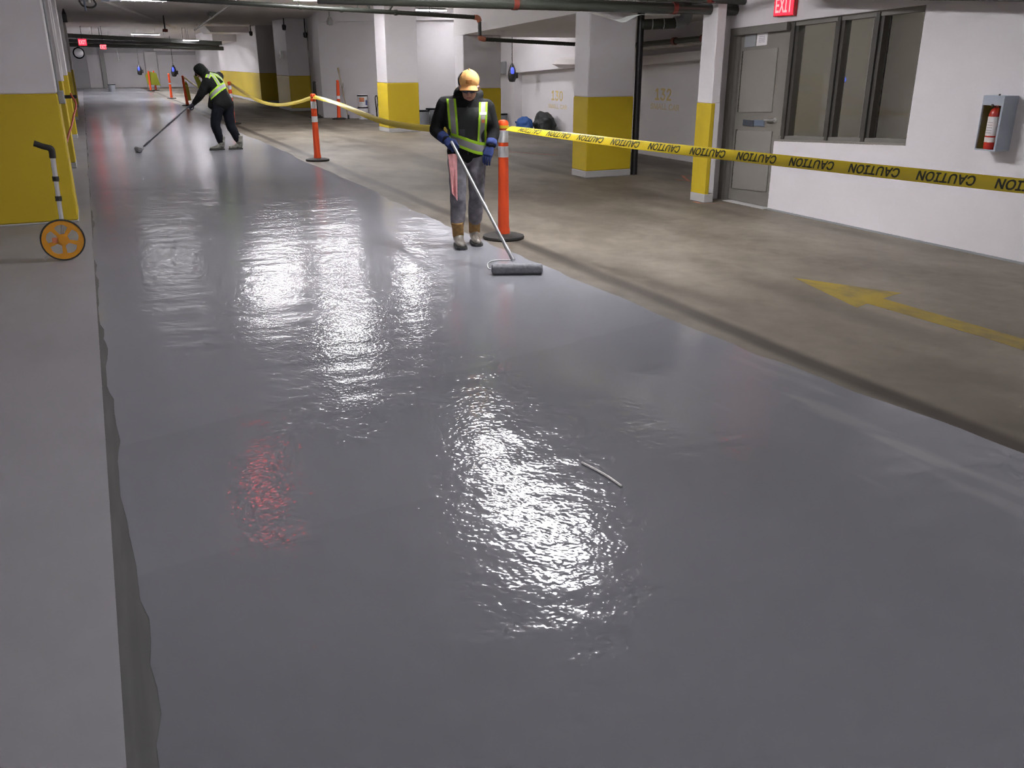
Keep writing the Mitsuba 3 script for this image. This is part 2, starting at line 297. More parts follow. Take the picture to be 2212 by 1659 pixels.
pillar('large white and yellow pillar in front of stall 132 with a black drain pipe on its right', 6.78, 7.58, 11.98, 12.42, 1.18, 0.10, 2.37)
pillar('white and yellow pillar directly behind the worker in the orange cap', 6.80, 7.60, 16.98, 17.45, 1.18, 0.10, 2.17)
pillar('white and yellow pillar left of the worker in the cap, beside the grey tubs', 6.80, 7.62, 22.1, 22.95, 1.18, 0.10)
pillar('shaded pillar right behind the second delineator post', 6.66, 7.42, 33.4, 35.7, 1.2, 0.10)
pillar('wide far pillar with yellow lower half right of the bending worker', 6.80, 8.0, 40.3, 45.7, 1.22, 0.10)
pillar('farthest pillar on the right, under the ceiling beam', 6.86, 7.9, 46.0, 53.0, 1.22, 0.10, 2.62)
t = thing('narrow_column', 'narrow white and yellow column beside the grey door', 'pillar')
part(t, 'shaft', box(6.90, 7.03, 9.14, 9.43, 1.2, ZC, 0.008), 'm_white')
part(t, 'painted_band', box(6.897, 6.96, 9.137, 9.433, 0.10, 1.2, 0.006), 'm_yellow', label='yellow painted lower half')
part(t, 'white_edge', box(6.96, 7.03, 9.14, 9.43, 0.12, 1.2), 'm_white')
part(t, 'base', box(6.894, 7.034, 9.134, 9.434, 0, 0.11, 0.006), 'm_curbgrey')
part(t, 'return_panel', box(7.03, WX + 0.1, 9.38, 9.43, 0, ZC), 'm_white')

# ------------------------------------------------------------------ door and window of the lobby
d = 'door_1'; labels[d] = {'kind': 'structure', 'label': 'taupe grey metal door with upper and lower panels'}
FX = WX + 0.07
zt = lambda y: 2.055 + (9.42 - y) * (0.13 / 2.94)      # head of the opening, level while the floor falls
part(d, 'frame', cat(box(WX + 0.01, WX + 0.20, 9.30, 9.42, 0, 2.05), box(WX + 0.05, WX + 0.20, 9.24, 9.30, 0, 2.0), slab_x([(9.42, zt(9.42) - 0.085), (8.38, zt(8.38) - 0.085), (8.38, zt(8.38)), (9.42, zt(9.42))], WX + 0.01, WX + 0.20)), 'm_frame')
part(d, 'leaf', slab_x([(9.26, 0.012), (8.30, 0.012), (8.30, zt(8.30) - 0.08), (9.26, zt(9.26) - 0.08)], FX + 0.01, FX + 0.055), 'm_grey_paint')
part(d, 'panel', slab_x([(9.17, 1.09), (8.56, 1.12), (8.56, 1.83), (9.17, 1.80)], FX - 0.006, FX + 0.012), 'm_grey_panel', label='plain upper panel')
part(d, 'panel', slab_x([(9.17, 0.16), (8.52, 0.19), (8.52, 0.90), (9.17, 0.87)], FX - 0.006, FX + 0.012), 'm_grey_panel', label='plain lower panel')
part(d, 'panel_edge', cat(box(FX - 0.002, FX + 0.012, 9.17, 9.195, 1.09, 1.80), box(FX - 0.002, FX + 0.012, 9.17, 9.195, 0.16, 0.88)), 'm_darkframe')
part(d, 'sign_plate', box(FX - 0.004, FX + 0.011, 8.87, 9.07, 0.935, 1.005, 0.002), 'm_plate_dark', label='dark plate')
part(d, 'sign_plate', box(FX - 0.004, FX + 0.011, 8.68, 8.86, 0.945, 1.015, 0.002), 'm_plate_blue', label='blue-grey plate')
part(d, 'top_plate', slab_x([(9.17, 1.84), (8.97, 1.85), (8.97, 2.0), (9.17, 1.985)], FX, FX + 0.011), 'm_box_grey')
h = part(d, 'lever_handle', cat(cyl((FX + 0.012, 8.50, 1.03), (FX - 0.05, 8.50, 1.03), 0.012), cyl((FX - 0.05, 8.495, 1.03), (FX - 0.05, 8.62, 1.025), 0.012), cyl((FX + 0.012, 8.50, 1.03), (FX, 8.50, 1.03), 0.028)), 'm_alu', 40, label='silver lever handle')
part(d, 'threshold', box(WX - 0.05, WX + 0.1, 8.42, 9.2, 0, 0.006), 'm_curbgrey')
t = thing('notice', 'white paper notice taped to the top of the grey door', 'sign')
part(t, 'sheet', slab_x([(8.955, 1.855), (8.77, 1.865), (8.77, 2.02), (8.955, 2.012)], FX + 0.006, FX + 0.0095), 'm_paper')
part(t, 'printing', cat(*[box(FX + 0.0052, FX + 0.0065, 8.81, 8.92, z, z + 0.008) for z in (1.955, 1.935, 1.915, 1.895)]), 'm_greyink', label='faint grey printed lines')
w = 'window_1'; labels[w] = {'kind': 'structure', 'label': 'long interior window in a dark metal frame beside the door'}
zs = lambda y: 0.91 - (y - 6.48) * (0.10 / 1.91)
part(w, 'frame', cat(slab_x([(8.30, zt(8.3) - 0.05), (6.5, zt(6.5) - 0.05), (6.48, zt(6.48)), (8.38, zt(8.38))], WX + 0.05, WX + 0.15),
                     slab_x([(8.38, zs(8.38)), (6.48, zs(6.48)), (6.48, zs(6.48) + 0.05), (8.38, zs(8.38) + 0.05)], WX + 0.05, WX + 0.15),
                     slab_x([(6.48, 0.92), (6.53, 0.92), (6.53, 2.17), (6.48, 2.17)], WX + 0.05, WX + 0.15)), 'm_frame')
part(w, 'sill', slab_x([(8.39, zs(8.39) - 0.01), (6.48, zs(6.48) - 0.01), (6.48, zs(6.48) + 0.012), (8.39, zs(8.39) + 0.012)], WX - 0.004, WX + 0.12), 'm_grey_paint')
for yc in (8.30, 7.61, 7.085):
    part(w, 'mullion', cat(*[slab_x([(yc - a, zs(yc - a) + 0.01), (yc + a, zs(yc + a) + 0.01), (yc + a, zt(yc + a) - 0.01), (yc - a, zt(yc - a) - 0.01)], WX + x0, WX + x1) for a, x0, x1 in ((0.065, 0.06, 0.15), (0.022, 0.035, 0.06))]), 'm_darkframe')
for a, b in ((8.235, 7.675), (7.545, 7.15), (7.02, 6.53)):
    key = part(w, 'pane', slab_x([(a, zs(a) + 0.04), (b, zs(b) + 0.04), (b, zt(b) - 0.04), (a, zt(a) - 0.04)], WX + 0.10, WX + 0.1005), 'm_glass')
    q = np.array([[WX + 0.1, a, zs(a) + 0.03], [WX + 0.1, b, zs(b) + 0.03], [WX + 0.1, b, zt(b) - 0.03], [WX + 0.1, a, zt(a) - 0.03]])
    scene[key] = mikit.ply((q, np.array([[0, 1, 2], [0, 2, 3]])), 'm_glass')
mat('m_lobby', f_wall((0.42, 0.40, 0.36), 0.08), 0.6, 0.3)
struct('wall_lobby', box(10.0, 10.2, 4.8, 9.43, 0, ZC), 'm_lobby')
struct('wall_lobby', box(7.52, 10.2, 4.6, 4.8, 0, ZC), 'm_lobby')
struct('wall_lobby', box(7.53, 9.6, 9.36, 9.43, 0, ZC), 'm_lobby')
t = thing('lobby_lamp', 'small dim ceiling lamp inside the lobby behind the window', 'ceiling lamp')
part(t, 'housing', box(8.6, 9.0, 6.8, 7.2, ZC - 0.07, ZC, 0.01), 'm_housing')
part(t, 'diffuser', box(8.63, 8.97, 6.83, 7.17, ZC - 0.085, ZC - 0.07), 'm_dim_lens', **emit((1, 0.97, 0.9), 12.0))
single('sensor_light', lathe([[0, -0.02], [0.034, -0.012], [0.034, 0.012], [0, 0.02]], (9.18, 9.338, 1.455), axis=(0, 1, 0)), 'm_blueface', 'tiny blue light on the lobby wall seen through the middle pane', 'indicator light', **emit((0.15, 0.25, 1.0), 0.09))

# ------------------------------------------------------------------ fluorescent fixtures
def fixture(c, along, label, L=LAMP, n=1.2, wd=0.24, group='ceiling fluorescent fixtures', guard=False):
    t = thing('fluorescent_fixture', label, 'ceiling lamp', group); x, y, z = c
    hx, hy = (n / 2, wd / 2) if along == 'x' else (wd / 2, n / 2)
    part(t, 'housing', cat(hullpts([[x + a * (hx + 0.01), y + b * (hy + 0.01), z + 0.03] for a in (-1, 1) for b in (-1, 1)] + [[x + a * hx * (0.98 if along == 'x' else 0.5), y + b * hy * (0.5 if along == 'x' else 0.98), z + 0.075] for a in (-1, 1) for b in (-1, 1)])), 'm_housing')
    if along == 'x': part(t, 'diffuser', hullpts([[x + a * hx, y + b * hy * s, z + zz] for a in (-1, 1) for b in (-1, 1) for s, zz in ((1, 0.03), (1, 0.012), (0.7, 0.0))]), 'm_dim_lens', **emit(LAMP_RGB, L))
    else: part(t, 'diffuser', hullpts([[x + a * hx * s, y + b * hy, z + zz] for a in (-1, 1) for b in (-1, 1) for s, zz in ((1, 0.03), (1, 0.012), (0.7, 0.0))]), 'm_dim_lens', **emit(LAMP_RGB, L))
    for s in (-0.35, 0.35):
        p = (x + s * n, y) if along == 'x' else (x, y + s * n)
        if ZC - z - 0.07 > 0.02: part(t, 'hanger', cyl((*p, z + 0.07), (*p, ZC), 0.006, 8), 'm_pipe_light')
    if guard:
        for q in np.linspace(0.06, 0.94, 8): part(t, 'guard_wire', box(x - hx + q * n - 0.008, x - hx + q * n + 0.008, y - hy - 0.01, y + hy + 0.01, z - 0.02, z - 0.008), 'm_box_grey')
    return t
fixture((5.27, 22.05, 3.0), 'x', 'bright fluorescent fixture at the top edge above the second delineator post')
fixture((3.72, 21.6, 3.02), 'x', 'bright fluorescent fixture over the middle of the lane beyond the frame edge')
fixture((1.42, 23.7, 3.0), 'x', 'fluorescent fixture with a wire guard at the top above the far lane', LAMP * 0.12, guard=True)
fixture((3.78, 7.35, 2.95), 'y', 'fluorescent fixture above the worker, mirrored as the big glare on the wet floor', LAMP * 1.0, 1.4, 0.36)
fixture((3.92, 9.1, 2.95), 'y', 'fluorescent fixture in line behind the one above the worker', LAMP * 0.6, 1.0, 0.24)
fixture((0.5, 3.0, 3.02), 'x', 'fluorescent fixture above and left of the camera', LAMP * 0.27)
fixture((2.8, 17.8, 3.02), 'x', 'fluorescent fixture over the lane between the two workers, farther one', LAMP * 0.7, n=0.9)
fixture((3.75, 15.2, 3.02), 'x', 'fluorescent fixture over the lane between the two workers, nearer one', LAMP * 0.8, n=0.9)
fixture((6.1, 18.6, 2.97), 'y', 'fluorescent fixture by the edge of the low slab', LAMP * 0.5)
fixture((2.9, 47.0, 2.84), 'x', 'small bright fixture below the ceiling at the far end, left one', LAMP * 1.5, wd=0.3)
fixture((4.47, 43.0, 2.52), 'x', 'small bright fixture by the white beam at the far end, right one', LAMP * 1.0, n=0.6, wd=0.45)
fixture((2.6, 58.0, 2.70), 'x', 'fluorescent fixture nearest the far wall', LAMP * 1.2)
fixture((1.0, 52.0, 2.60), 'x', 'fluorescent fixture hidden behind the far duct, left one', LAMP * 0.9)
fixture((4.6, 53.0, 2.56), 'x', 'fluorescent fixture hidden behind the far duct, right one', LAMP * 0.9)
fixture((4.6, 63.5, 2.72), 'x', 'fluorescent fixture hidden behind the far duct, before the last wall', LAMP * 0.9)
fixture((2.6, -1.5, 3.02), 'x', 'fluorescent fixture behind the camera', LAMP * 0.6)
fixture((5.4, 1.2, 3.02), 'y', 'fluorescent fixture by the right wall before the window', LAMP * 0.2)
fixture((9.0, 20.4, 3.02), 'y', 'fluorescent fixture above stall 130', LAMP * 0.32)
fixture((9.0, 25.3, 3.02), 'x', 'fluorescent fixture behind the pillars by the oblique wall', LAMP * 0.3)

# ------------------------------------------------------------------ pipes and other services under the ceiling
def rod(parent, x, y, z, r=0.006): part(parent, 'hanger_rod', cyl((x, y, z), (x, y, ZC), r, 8), 'm_pipe')
t = thing('drain_pipe', 'thick dark drain pipe crossing the top of the picture to the narrow column', 'pipe')
part(t, 'pipe', cyl((2.2, 9.3, 2.272), (7.28, 9.3, 2.265), 0.062), 'm_pipe', 40)
for x in (4.3, 6.35): part(t, 'coupling', cyl((x, 9.3, 2.27), (x + 0.06, 9.3, 2.27), 0.071), 'm_red_coupling', 40)
for x in (2.6, 4.9, 6.6): rod(t, x, 9.3, 2.3)
t = thing('drain_pipe', 'second dark pipe running just above the thick one at the top edge', 'pipe')
part(t, 'pipe', cyl((2.0, 9.15, 2.385), (7.28, 9.15, 2.36), 0.045), 'm_pipe', 40)
for x in (2.6, 4.9, 6.6): rod(t, x, 9.15, 2.4)
t = thing('wall_pipe', 'slim dark pipe with couplings along the wall above the exit sign', 'pipe')
part(t, 'pipe', tube(bez([(6.3, 9.55, 2.33), (6.75, 9.0, 2.36), (6.80, 8.2, 2.46), (6.76, 6.5, 2.60), (6.74, 2.0, 2.66)], 8), 0.03, 12), 'm_pipe', True)
for x, y, z in ((6.72, 9.05, 2.357), (6.80, 8.3, 2.452)): part(t, 'coupling', cyl((x - 0.01, y + 0.03, z), (x + 0.01, y - 0.03, z), 0.042), 'm_red_coupling', 40)
for y, z in ((6.5, 2.6), (3.0, 2.64)): rod(t, 6.75, y, z)
t = thing('wall_duct', 'long dark duct along the right wall, a dark band in the wet floor', 'duct')
part(t, 'duct', hullpts([[x, y, z + (y - 5.5) * 0.065] for x in (6.85, 7.25) for y in (1.5, 7.9) for z in (2.155, 2.55)]), mat('m_duct', (0.06, 0.06, 0.058), 0.6, 0.3))
for y in (7.2, 5.0, 2.2): rod(t, 7.05, y, 2.53)
t = thing('sprinkler_pipe', 'long sprinkler pipe crossing the lane and stepping down with copper-red elbows', 'pipe')
A0, A1, A2, A3, A4 = (0.3, 15.8, 2.635), (6.55, 15.8, 2.43), (6.655, 15.8, 2.36), (6.655, 15.8, 2.12), (6.76, 15.8, 2.06)
part(t, 'pipe', cyl(A0, A1, 0.036), 'm_pipe', 40)
part(t, 'elbow', tube(bez([A1, (6.62, 15.8, 2.42), A2], 6), 0.046, 12), 'm_copper', True, label='copper-red elbow')
part(t, 'drop', cyl(A2, A3, 0.032), 'm_pipe', 40)
part(t, 'elbow', tube(bez([A3, (6.67, 15.8, 2.08), A4], 6), 0.046, 12), 'm_copper', True, label='copper-red elbow')
part(t, 'pipe', cyl(A4, (10.3, 15.8, 1.93), 0.034), 'm_pipe', 40)
for x in (3.4, 4.1, 5.05): part(t, 'clamp', cyl((x, 15.8, 2.635 - (x - 0.3) * 0.0328), (x + 0.05, 15.8, 2.633 - (x - 0.3) * 0.0328), 0.048), 'm_pipe', 40)
for x in (2.2, 3.4, 4.4, 5.7): rod(t, x, 15.8, 2.635 - (x - 0.3) * 0.0328)
part(t, 'brace', cyl((4.62, 15.8, 2.5), (4.42, 15.8, ZC), 0.018, 10), 'm_pipe'); part(t, 'brace', cyl((4.95, 15.8, 2.49), (5.4, 15.8, ZC), 0.018, 10), 'm_pipe')
t = thing('vertical_drain_pipe', 'black vertical pipe down the right edge of the pillar by stall 132', 'pipe')
part(t, 'stack', cyl((7.70, 12.06, 0.0), (7.70, 12.06, 2.38), 0.052), 'm_black', 40)
part(t, 'branch', tube(bez([(7.70, 12.06, 2.20), (7.95, 11.98, 2.21), (8.25, 11.9, 2.23), (8.36, 11.88, 2.29), (8.38, 11.88, 2.38)], 8), 0.075, 16), 'm_pipe', True)
part(t, 'elbow', tube(bez([(8.2, 11.91, 2.225), (8.33, 11.88, 2.25), (8.38, 11.87, 2.33), (8.38, 11.87, 2.37)], 8), 0.092, 16), 'm_box_grey', True, label='grey elbow')
part(t, 'strap', cyl((7.85, 12.01, 2.205), (7.865, 12.005, 2.205), 0.08), 'm_pipe_light', 40); part(t, 'strap', cyl((8.02, 11.96, 2.21), (8.035, 11.955, 2.21), 0.08), 'm_pipe_light', 40)
t = thing('stall_pipe', 'dark pipe with red couplings under the low slab of stall 132', 'pipe')
part(t, 'pipe', cyl((9.0, 9.63, 2.12), (9.0, 15.4, 1.91), 0.045), 'm_pipe', 40)
for y in (13.0, 12.2): part(t, 'coupling', cyl((9.0, y, 2.12 - (y - 9.63) * 0.0357), (9.0, y + 0.08, 2.117 - (y - 9.63) * 0.0357), 0.06), 'm_red_coupling', 40)
for y in (10.5, 14.6): part(t, 'hanger_rod', cyl((9.0, y, 2.09 - (y - 9.63) * 0.0357), (9.0, y, 2.47 - (y - 9.62) * 0.0408), 0.006, 8), 'm_pipe')
# translucent plastic sheet draped under the thick pipe
u = np.linspace(0, 1, 28); v = np.linspace(0, 1, 7)
P = np.zeros((28, 7, 3))
for i, a in enumerate(u):
    sag = 0.095 * math.exp(-((a - 0.36) / 0.14) ** 2) + 0.03 * math.sin(a * 9) ** 2 * (1 - a)
    for j, b in enumerate(v): P[i, j] = (5.28 + 0.98 * a, 9.22 + 0.16 * b, 2.19 - sag * (1 - 0.35 * b))
single('plastic_sheet', grid(P, 0.003, np.array([0, 0, 1.0])), 'm_sheet', 'crumpled translucent plastic sheet sagging below the thick dark pipe above the pillar by stall 132', 'plastic sheet', smooth=True)
t = thing('ceiling_conduit', 'slim grey conduit running along the ceiling towards the far end on the right', 'pipe')
part(t, 'pipe', cyl((3.25, 20.5, 2.96), (4.62, 42.5, 2.95), 0.032), 'm_pipe_light', 40)
for y in (24, 32, 40): rod(t, 3.25 + (y - 20.5) * 0.0623, y, 2.96)
part(t, 'junction_box', box(3.75, 4.0, 30.2, 30.6, 2.99, ZC, 0.01), 'm_pipe')
t = thing('far_duct', 'broad dark duct across the far end of the lane below the ceiling', 'duct')
part(t, 'duct', hullpts([[x, y, z] for x, zz in ((-0.9, 2.83), (5.95, 2.55)) for y in (44.4, 44.8) for z in (zz - 0.16, zz)]), 'm_pipe')
for x in (0.6, 4.3): rod(t, x, 44.6, 2.6)
t = thing('far_pipe', 'dark pipe below the broad duct at the far end', 'pipe')
part(t, 'pipe', cyl((-0.9, 45.2, 2.38), (6.1, 45.2, 2.25), 0.085), 'm_pipe', 40)
for x in (0.9, 4.6): rod(t, x, 45.2, 2.4)
t = thing('far_pipe', 'middle dark pipe between duct and lower pipe at the far end', 'pipe')
part(t, 'pipe', cyl((-0.9, 45.9, 2.56), (6.0, 45.9, 2.40), 0.075), 'm_duct', 40)
for x in (0.9, 4.6): rod(t, x, 45.9, 2.5)
t = thing('sprinkler_drop', 'thin black vertical pipe hanging from the far ceiling with a reddish fitting', 'pipe')
part(t, 'pipe', cyl((2.66, 33.0, 2.66), (2.66, 33.0, ZC), 0.022, 10), 'm_black'); part(t, 'fitting', cyl((2.58, 33.0, 2.64), (2.74, 33.0, 2.64), 0.045, 12), 'm_red_coupling', label='reddish fitting')
t = thing('ceiling_bracket', 'grey junction boxes and cables hung from the ceiling at the upper left', 'junction box')
part(t, 'box', box(0.16, 0.38, 21.6, 21.9, 2.86, ZC, 0.01), 'm_box_grey'); part(t, 'lamp_tube', cyl((0.33, 21.5, 2.82), (0.36, 21.5, 3.08), 0.025, 10), 'm_switch', label='pale vertical tube')
part(t, 'cable', tube(bez([(0.40, 21.5, 3.09), (0.41, 21.45, 2.9), (0.45, 21.5, 2.79), (0.36, 21.5, 2.73), (0.2, 21.5, 2.76), (0.14, 21.5, 2.86)], 8), 0.018, 8), 'm_black', True)
part(t, 'spout', cyl((0.24, 21.5, 2.66), (0.24, 21.5, 2.86), 0.022, 10), 'm_plate_blue')
single('loudspeaker', hullpts([[x, y, z] for x in (-0.31, -0.19) for y in (30.0, 30.2) for z in (2.74, 2.96)] + [[-0.26, 30.1, ZC], [-0.24, 30.1, ZC], [-0.25, 30.15, ZC]] ), 'm_black', 'small black box under the ceiling beside the left pillars', 'loudspeaker')
t = thing('duct_elbow', 'pale bluish duct slanting along the ceiling at the upper left', 'duct')
part(t, 'duct', hullpts([[0.55, 21.7, 2.86], [0.72, 21.7, 2.86], [1.0, 23.2, 3.0], [1.25, 23.2, 3.0], [0.55, 21.7, 2.95], [0.72, 21.7, 2.95], [1.0, 23.2, ZC - 0.002], [1.25, 23.2, ZC - 0.002]]), 'm_cabinet')

# ------------------------------------------------------------------ lit signs
def exit_sign(o, ax, label, size=(0.31, 0.205), letters=True, L=1.0):
    """o: centre of the face; ax: reading direction (unit, horizontal)"""
    t = thing('exit_sign', label, 'exit sign'); o = np.array(o, float); a = np.array(ax, float); n = np.cross(a, [0, 0, 1.0]); w, hh = size
    M = lambda m: m.apply_transform(np.vstack([np.column_stack([a, [0, 0, 1], n, o]), [0, 0, 0, 1]])) or m
    def b(x0, x1, y0, y1, z0, z1, bev=0.0): m = box(x0, x1, y0, y1, z0, z1, bev); M(m); return m
    part(t, 'housing', b(-w / 2 - 0.012, w / 2 + 0.012, -hh / 2 - 0.012, hh / 2 + 0.012, -0.055, -0.003, 0.005), 'm_red' if letters else 'm_redface')
    part(t, 'face', b(-w / 2, w / 2, -hh / 2, hh / 2, -0.004, 0.0), 'm_redface', **emit((1.0, 0.014, 0.03), 0.6 * L))
    if letters:
        m = meshkit.text_mesh('EXIT', 0.145, 0.002, True); m.apply_translation(-m.bounds.mean(0)); m.apply_scale([0.265 / m.extents[0], 1, 1]); m.apply_translation([0, 0, 0.001]); M(m)
        part(t, 'lettering', m, 'm_redface', label='glowing pale pink EXIT letters', **emit((1.0, 0.22, 0.22), 0.42 * L))
    return t
exit_sign((WX - 0.058, 8.385, 2.272), (0, -1, 0), 'red lit EXIT sign on the wall above the grey door')
t = exit_sign((0.17, 44.2, 2.46), (1, 0, 0), 'larger red lit exit sign at the far left of the lane', (0.32, 0.26), True, 1.3); part(t, 'hanger_rod', cyl((0.17, 44.23, 2.55), (0.17, 44.23, ZC), 0.01, 8), 'm_black')
t = exit_sign((0.955, 43.8, 2.27), (1, 0, 0), 'smaller red lit exit sign at the far end', (0.22, 0.18), True, 1.3); part(t, 'hanger_rod', cyl((0.955, 43.83, 2.35), (0.955, 43.83, ZC), 0.01, 8), 'm_black')
t = exit_sign((1.2, 9.4, 2.9), (1, 0, 0), 'red exit sign above the near lane, seen as a red gleam in the wet floor', (0.31, 0.2), True, 2.0); part(t, 'hanger_rod', cyl((1.2, 9.43, 2.98), (1.2, 9.43, ZC), 0.01, 8), 'm_black')

# ------------------------------------------------------------------ wall lettering
def wall_text(parent, s, h, y, z, x, m, sx=1.0, name='lettering', label=None):
    """painted on a wall whose face at x looks towards -x; centred at (y, z)"""
    t = meshkit.text_mesh(s, h, 0.0015, True); t.apply_translation(-t.bounds.mean(0)); t.apply_scale([sx, 1, 1])
    v = t.vertices; t.vertices = np.stack([x - v[:, 2], y - v[:, 0], z + v[:, 1]], 1)
    part(parent, name, t, m, label=label)
wall_text('wall_stall_001', '132', 0.20, 14.17, 1.115, 9.599, 'm_wallpaint', 1.05, label='faded yellow stall number 132')
wall_text('wall_stall_001', 'SMALL CAR', 0.10, 14.1, 0.90, 9.599, 'm_wallpaint_faint', 1.2, label='faint yellow words SMALL CAR')
wall_text('wall_stall_003', '130', 0.22, 20.27, 0.885, 10.599, 'm_wallpaint', 1.1, label='faded yellow stall number 130')
wall_text('wall_stall_003', 'SMALL CAR', 0.10, 20.25, 0.63, 10.599, 'm_wallpaint_faint', 1.3, label='faint yellow words SMALL CAR')

# ------------------------------------------------------------------ fire extinguisher in its cabinet
t = thing('extinguisher_cabinet', 'pale blue-grey metal cabinet on the right wall holding the fire extinguisher', 'cabinet')
CX0, Y0, Y1, Z0, Z1 = 7.10, 5.355, 5.56, 0.945, 1.405
part(t, 'body', cat(box(CX0 + 0.012, WX, Y0, Y0 + 0.008, Z0, Z1), box(CX0 + 0.012, WX, Y1 - 0.008, Y1, Z0, Z1), box(CX0 + 0.012, WX, Y0, Y1, Z0, Z0 + 0.008), box(CX0 + 0.012, WX, Y0, Y1, Z1 - 0.008, Z1)), 'm_cabinet')
part(t, 'lining', cat(box(WX - 0.01, WX, Y0 + 0.008, Y1 - 0.008, Z0 + 0.008, Z1 - 0.008), box(CX0 + 0.014, WX - 0.01, Y1 - 0.012, Y1 - 0.008, Z0 + 0.008, Z1 - 0.008), box(CX0 + 0.014, WX - 0.01, Y0 + 0.008, Y0 + 0.012, Z0 + 0.008, Z1 - 0.008), box(CX0 + 0.014, WX - 0.01, Y0 + 0.008, Y1 - 0.008, Z0 + 0.0082, Z0 + 0.0088)), 'm_cabinet_dark')
dk = part(t, 'door', slab_x(sg.box(Y0, Z0, Y1, Z1).difference(sg.box(Y0 + 0.022, Z0 + 0.016, Y1 - 0.01, Z1 - 0.085).buffer(0.004)), CX0, CX0 + 0.012), 'm_cabinet')
scene[dk + '__pane'] = mikit.ply((np.array([[CX0 + 0.006, Y0 + 0.01, Z0 + 0.01], [CX0 + 0.006, Y1 - 0.005, Z0 + 0.01], [CX0 + 0.006, Y1 - 0.005, Z1 - 0.08], [CX0 + 0.006, Y0 + 0.01, Z1 - 0.08]]), np.array([[0, 1, 2], [0, 2, 3]])), 'm_glass')
part(t, 'latch', box(CX0 - 0.012, CX0, 5.445, 5.465, Z1 - 0.09, Z1 - 0.07, 0.003), 'm_darkframe')
part(t, 'lock', cyl((CX0 + 0.03, 5.43, Z1), (CX0 + 0.03, 5.43, Z1 + 0.014), 0.008, 10), 'm_darkframe')
t = thing('fire_extinguisher', 'red fire extinguisher with a white instruction label inside the wall cabinet', 'fire extinguisher')
ex, ey = 7.175, 5.465
part(t, 'cylinder', lathe([[0, 0], [0.05, 0], [0.056, 0.012], [0.056, 0.29], [0.045, 0.33], [0.02, 0.35], [0, 0.35]], (ex, ey, Z0 + 0.009)), 'm_red', 40)
def bent(z0, z1, a0, a1, r): 
    an = np.radians(np.linspace(a0, a1, 14)); return grid(np.array([[[ex + r * math.cos(a), ey + r * math.sin(a), z] for z in (z0, z1)] for a in an]), 0.001, np.array([[[math.cos(a), math.sin(a), 0] for z in (0, 1)] for a in an]))
part(t, 'label_sheet', bent(Z0 + 0.125, Z0 + 0.285, 115, 245, 0.0565), 'm_paper', True, label='white instruction label')
part(t, 'label_sheet', bent(Z0 + 0.07, Z0 + 0.112, 115, 245, 0.0565), 'm_switch', True, label='white lower label')
part(t, 'label_text', cat(*[bent(Z0 + 0.145 + k * 0.022, Z0 + 0.152 + k * 0.022, 150, 205, 0.0578) for k in range(5)]), 'm_greyink', label='grey printed lines')
part(t, 'valve', cat(cyl((ex, ey, Z0 + 0.355), (ex, ey, Z0 + 0.385), 0.018), box(ex - 0.05, ex + 0.02, ey - 0.01, ey + 0.01, Z0 + 0.385, Z0 + 0.40)), 'm_cabinet_dark')
part(t, 'hose', tube(bez([(ex, ey - 0.02, Z0 + 0.37), (ex - 0.03, ey - 0.06, Z0 + 0.34), (ex - 0.02, ey - 0.07, Z0 + 0.2), (ex - 0.01, ey - 0.068, Z0 + 0.1)], 8), 0.008, 8), 'm_rubber', True)

# ------------------------------------------------------------------ delineator posts and caution tape
POST_GROUP = 'orange delineator posts'
def post(x, y, label, bands=((0.80, 0.905), (0.94, 1.055)), tilt=0.0, h=1.15, tape_top=False, mband='m_reflective', col='m_orange'):
    t = thing('delineator_post', label, 'traffic post', POST_GROUP); z0 = 0.0 if x > 3.4 else 0.003
    part(t, 'base', lathe([[0, 0], [0.205, 0], [0.21, 0.012], [0.205, 0.03], [0.16, 0.042], [0.07, 0.05], [0, 0.05]], (x, y, z0), 36), 'm_rubber', 30)
    sh = lambda m: m.apply_transform(np.array([[1, 0, tilt, -tilt * 0.05], [0, 1, 0, 0], [0, 0, 1, 0], [0, 0, 0, 1]])) or m
    k = h / 1.15
    m = lathe([[0, 0.045], [0.064, 0.045], [0.062, 0.10], [0.056, 0.11], [0.0475, 1.02 * k], [0.047, 1.06 * k], [0.036, 1.075 * k], [0.036, 1.085 * k], [0.05, 1.10 * k], [0.051, 1.125 * k], [0.04, 1.145 * k], [0.015, 1.152 * k], [0, 1.152 * k]], (0, 0, 0), 28)
    sh(m); m.apply_translation((x, y, z0)); part(t, 'tube', m, col, 35)
    for a, b in bands:
        r = 0.056 - 0.0085 * ((a + b) / 2 - 0.11) / 0.91
        m = lathe([[r, a], [r + 0.0025, a], [r + 0.0015, b], [r - 0.002, b]], (0, 0, 0), 28); sh(m); m.apply_translation((x, y, z0)); part(t, 'reflective_band', m, mband, 35, label='white reflective band')
    return t
post(3.63, 8.06, 'nearest orange delineator post with two white bands right of the worker in the cap')
B2 = ((0.67, 0.77), (0.90, 1.02))
post(3.62, 16.2, 'second orange delineator post from the camera, the sagging tapes meet on it', B2)
post(3.70, 27.0, 'third orange delineator post, just behind the bending worker', ((0.72, 0.83), (0.94, 1.05)))
post(3.67, 39.4, 'leaning orange delineator post wrapped in tape left of the bending worker', (), -0.055)
post(3.71, 47.2, 'thin orange delineator post alone beyond the bending worker', ((0.66, 0.72),))
post(3.60, 60.3, 'farthest orange delineator post under the hanging yellow sheet, left one', ())
post(3.95, 61.1, 'farthest orange delineator post under the hanging yellow sheet, right one', ())
post(7.02, 28.0, 'orange delineator post with torn tape standing against the oblique white wall', ((0.60, 0.69),), 0.03)
post(6.55, 29.0, 'dark delineator post half hidden behind the second orange post', (), 0.0, 1.1, col='m_rubber')
post(4.62, 1.75, 'orange delineator post outside the right edge holding the end of the caution tape')
TAPE_W, PITCH_T, S0_T = 0.076, 0.46, 0.181
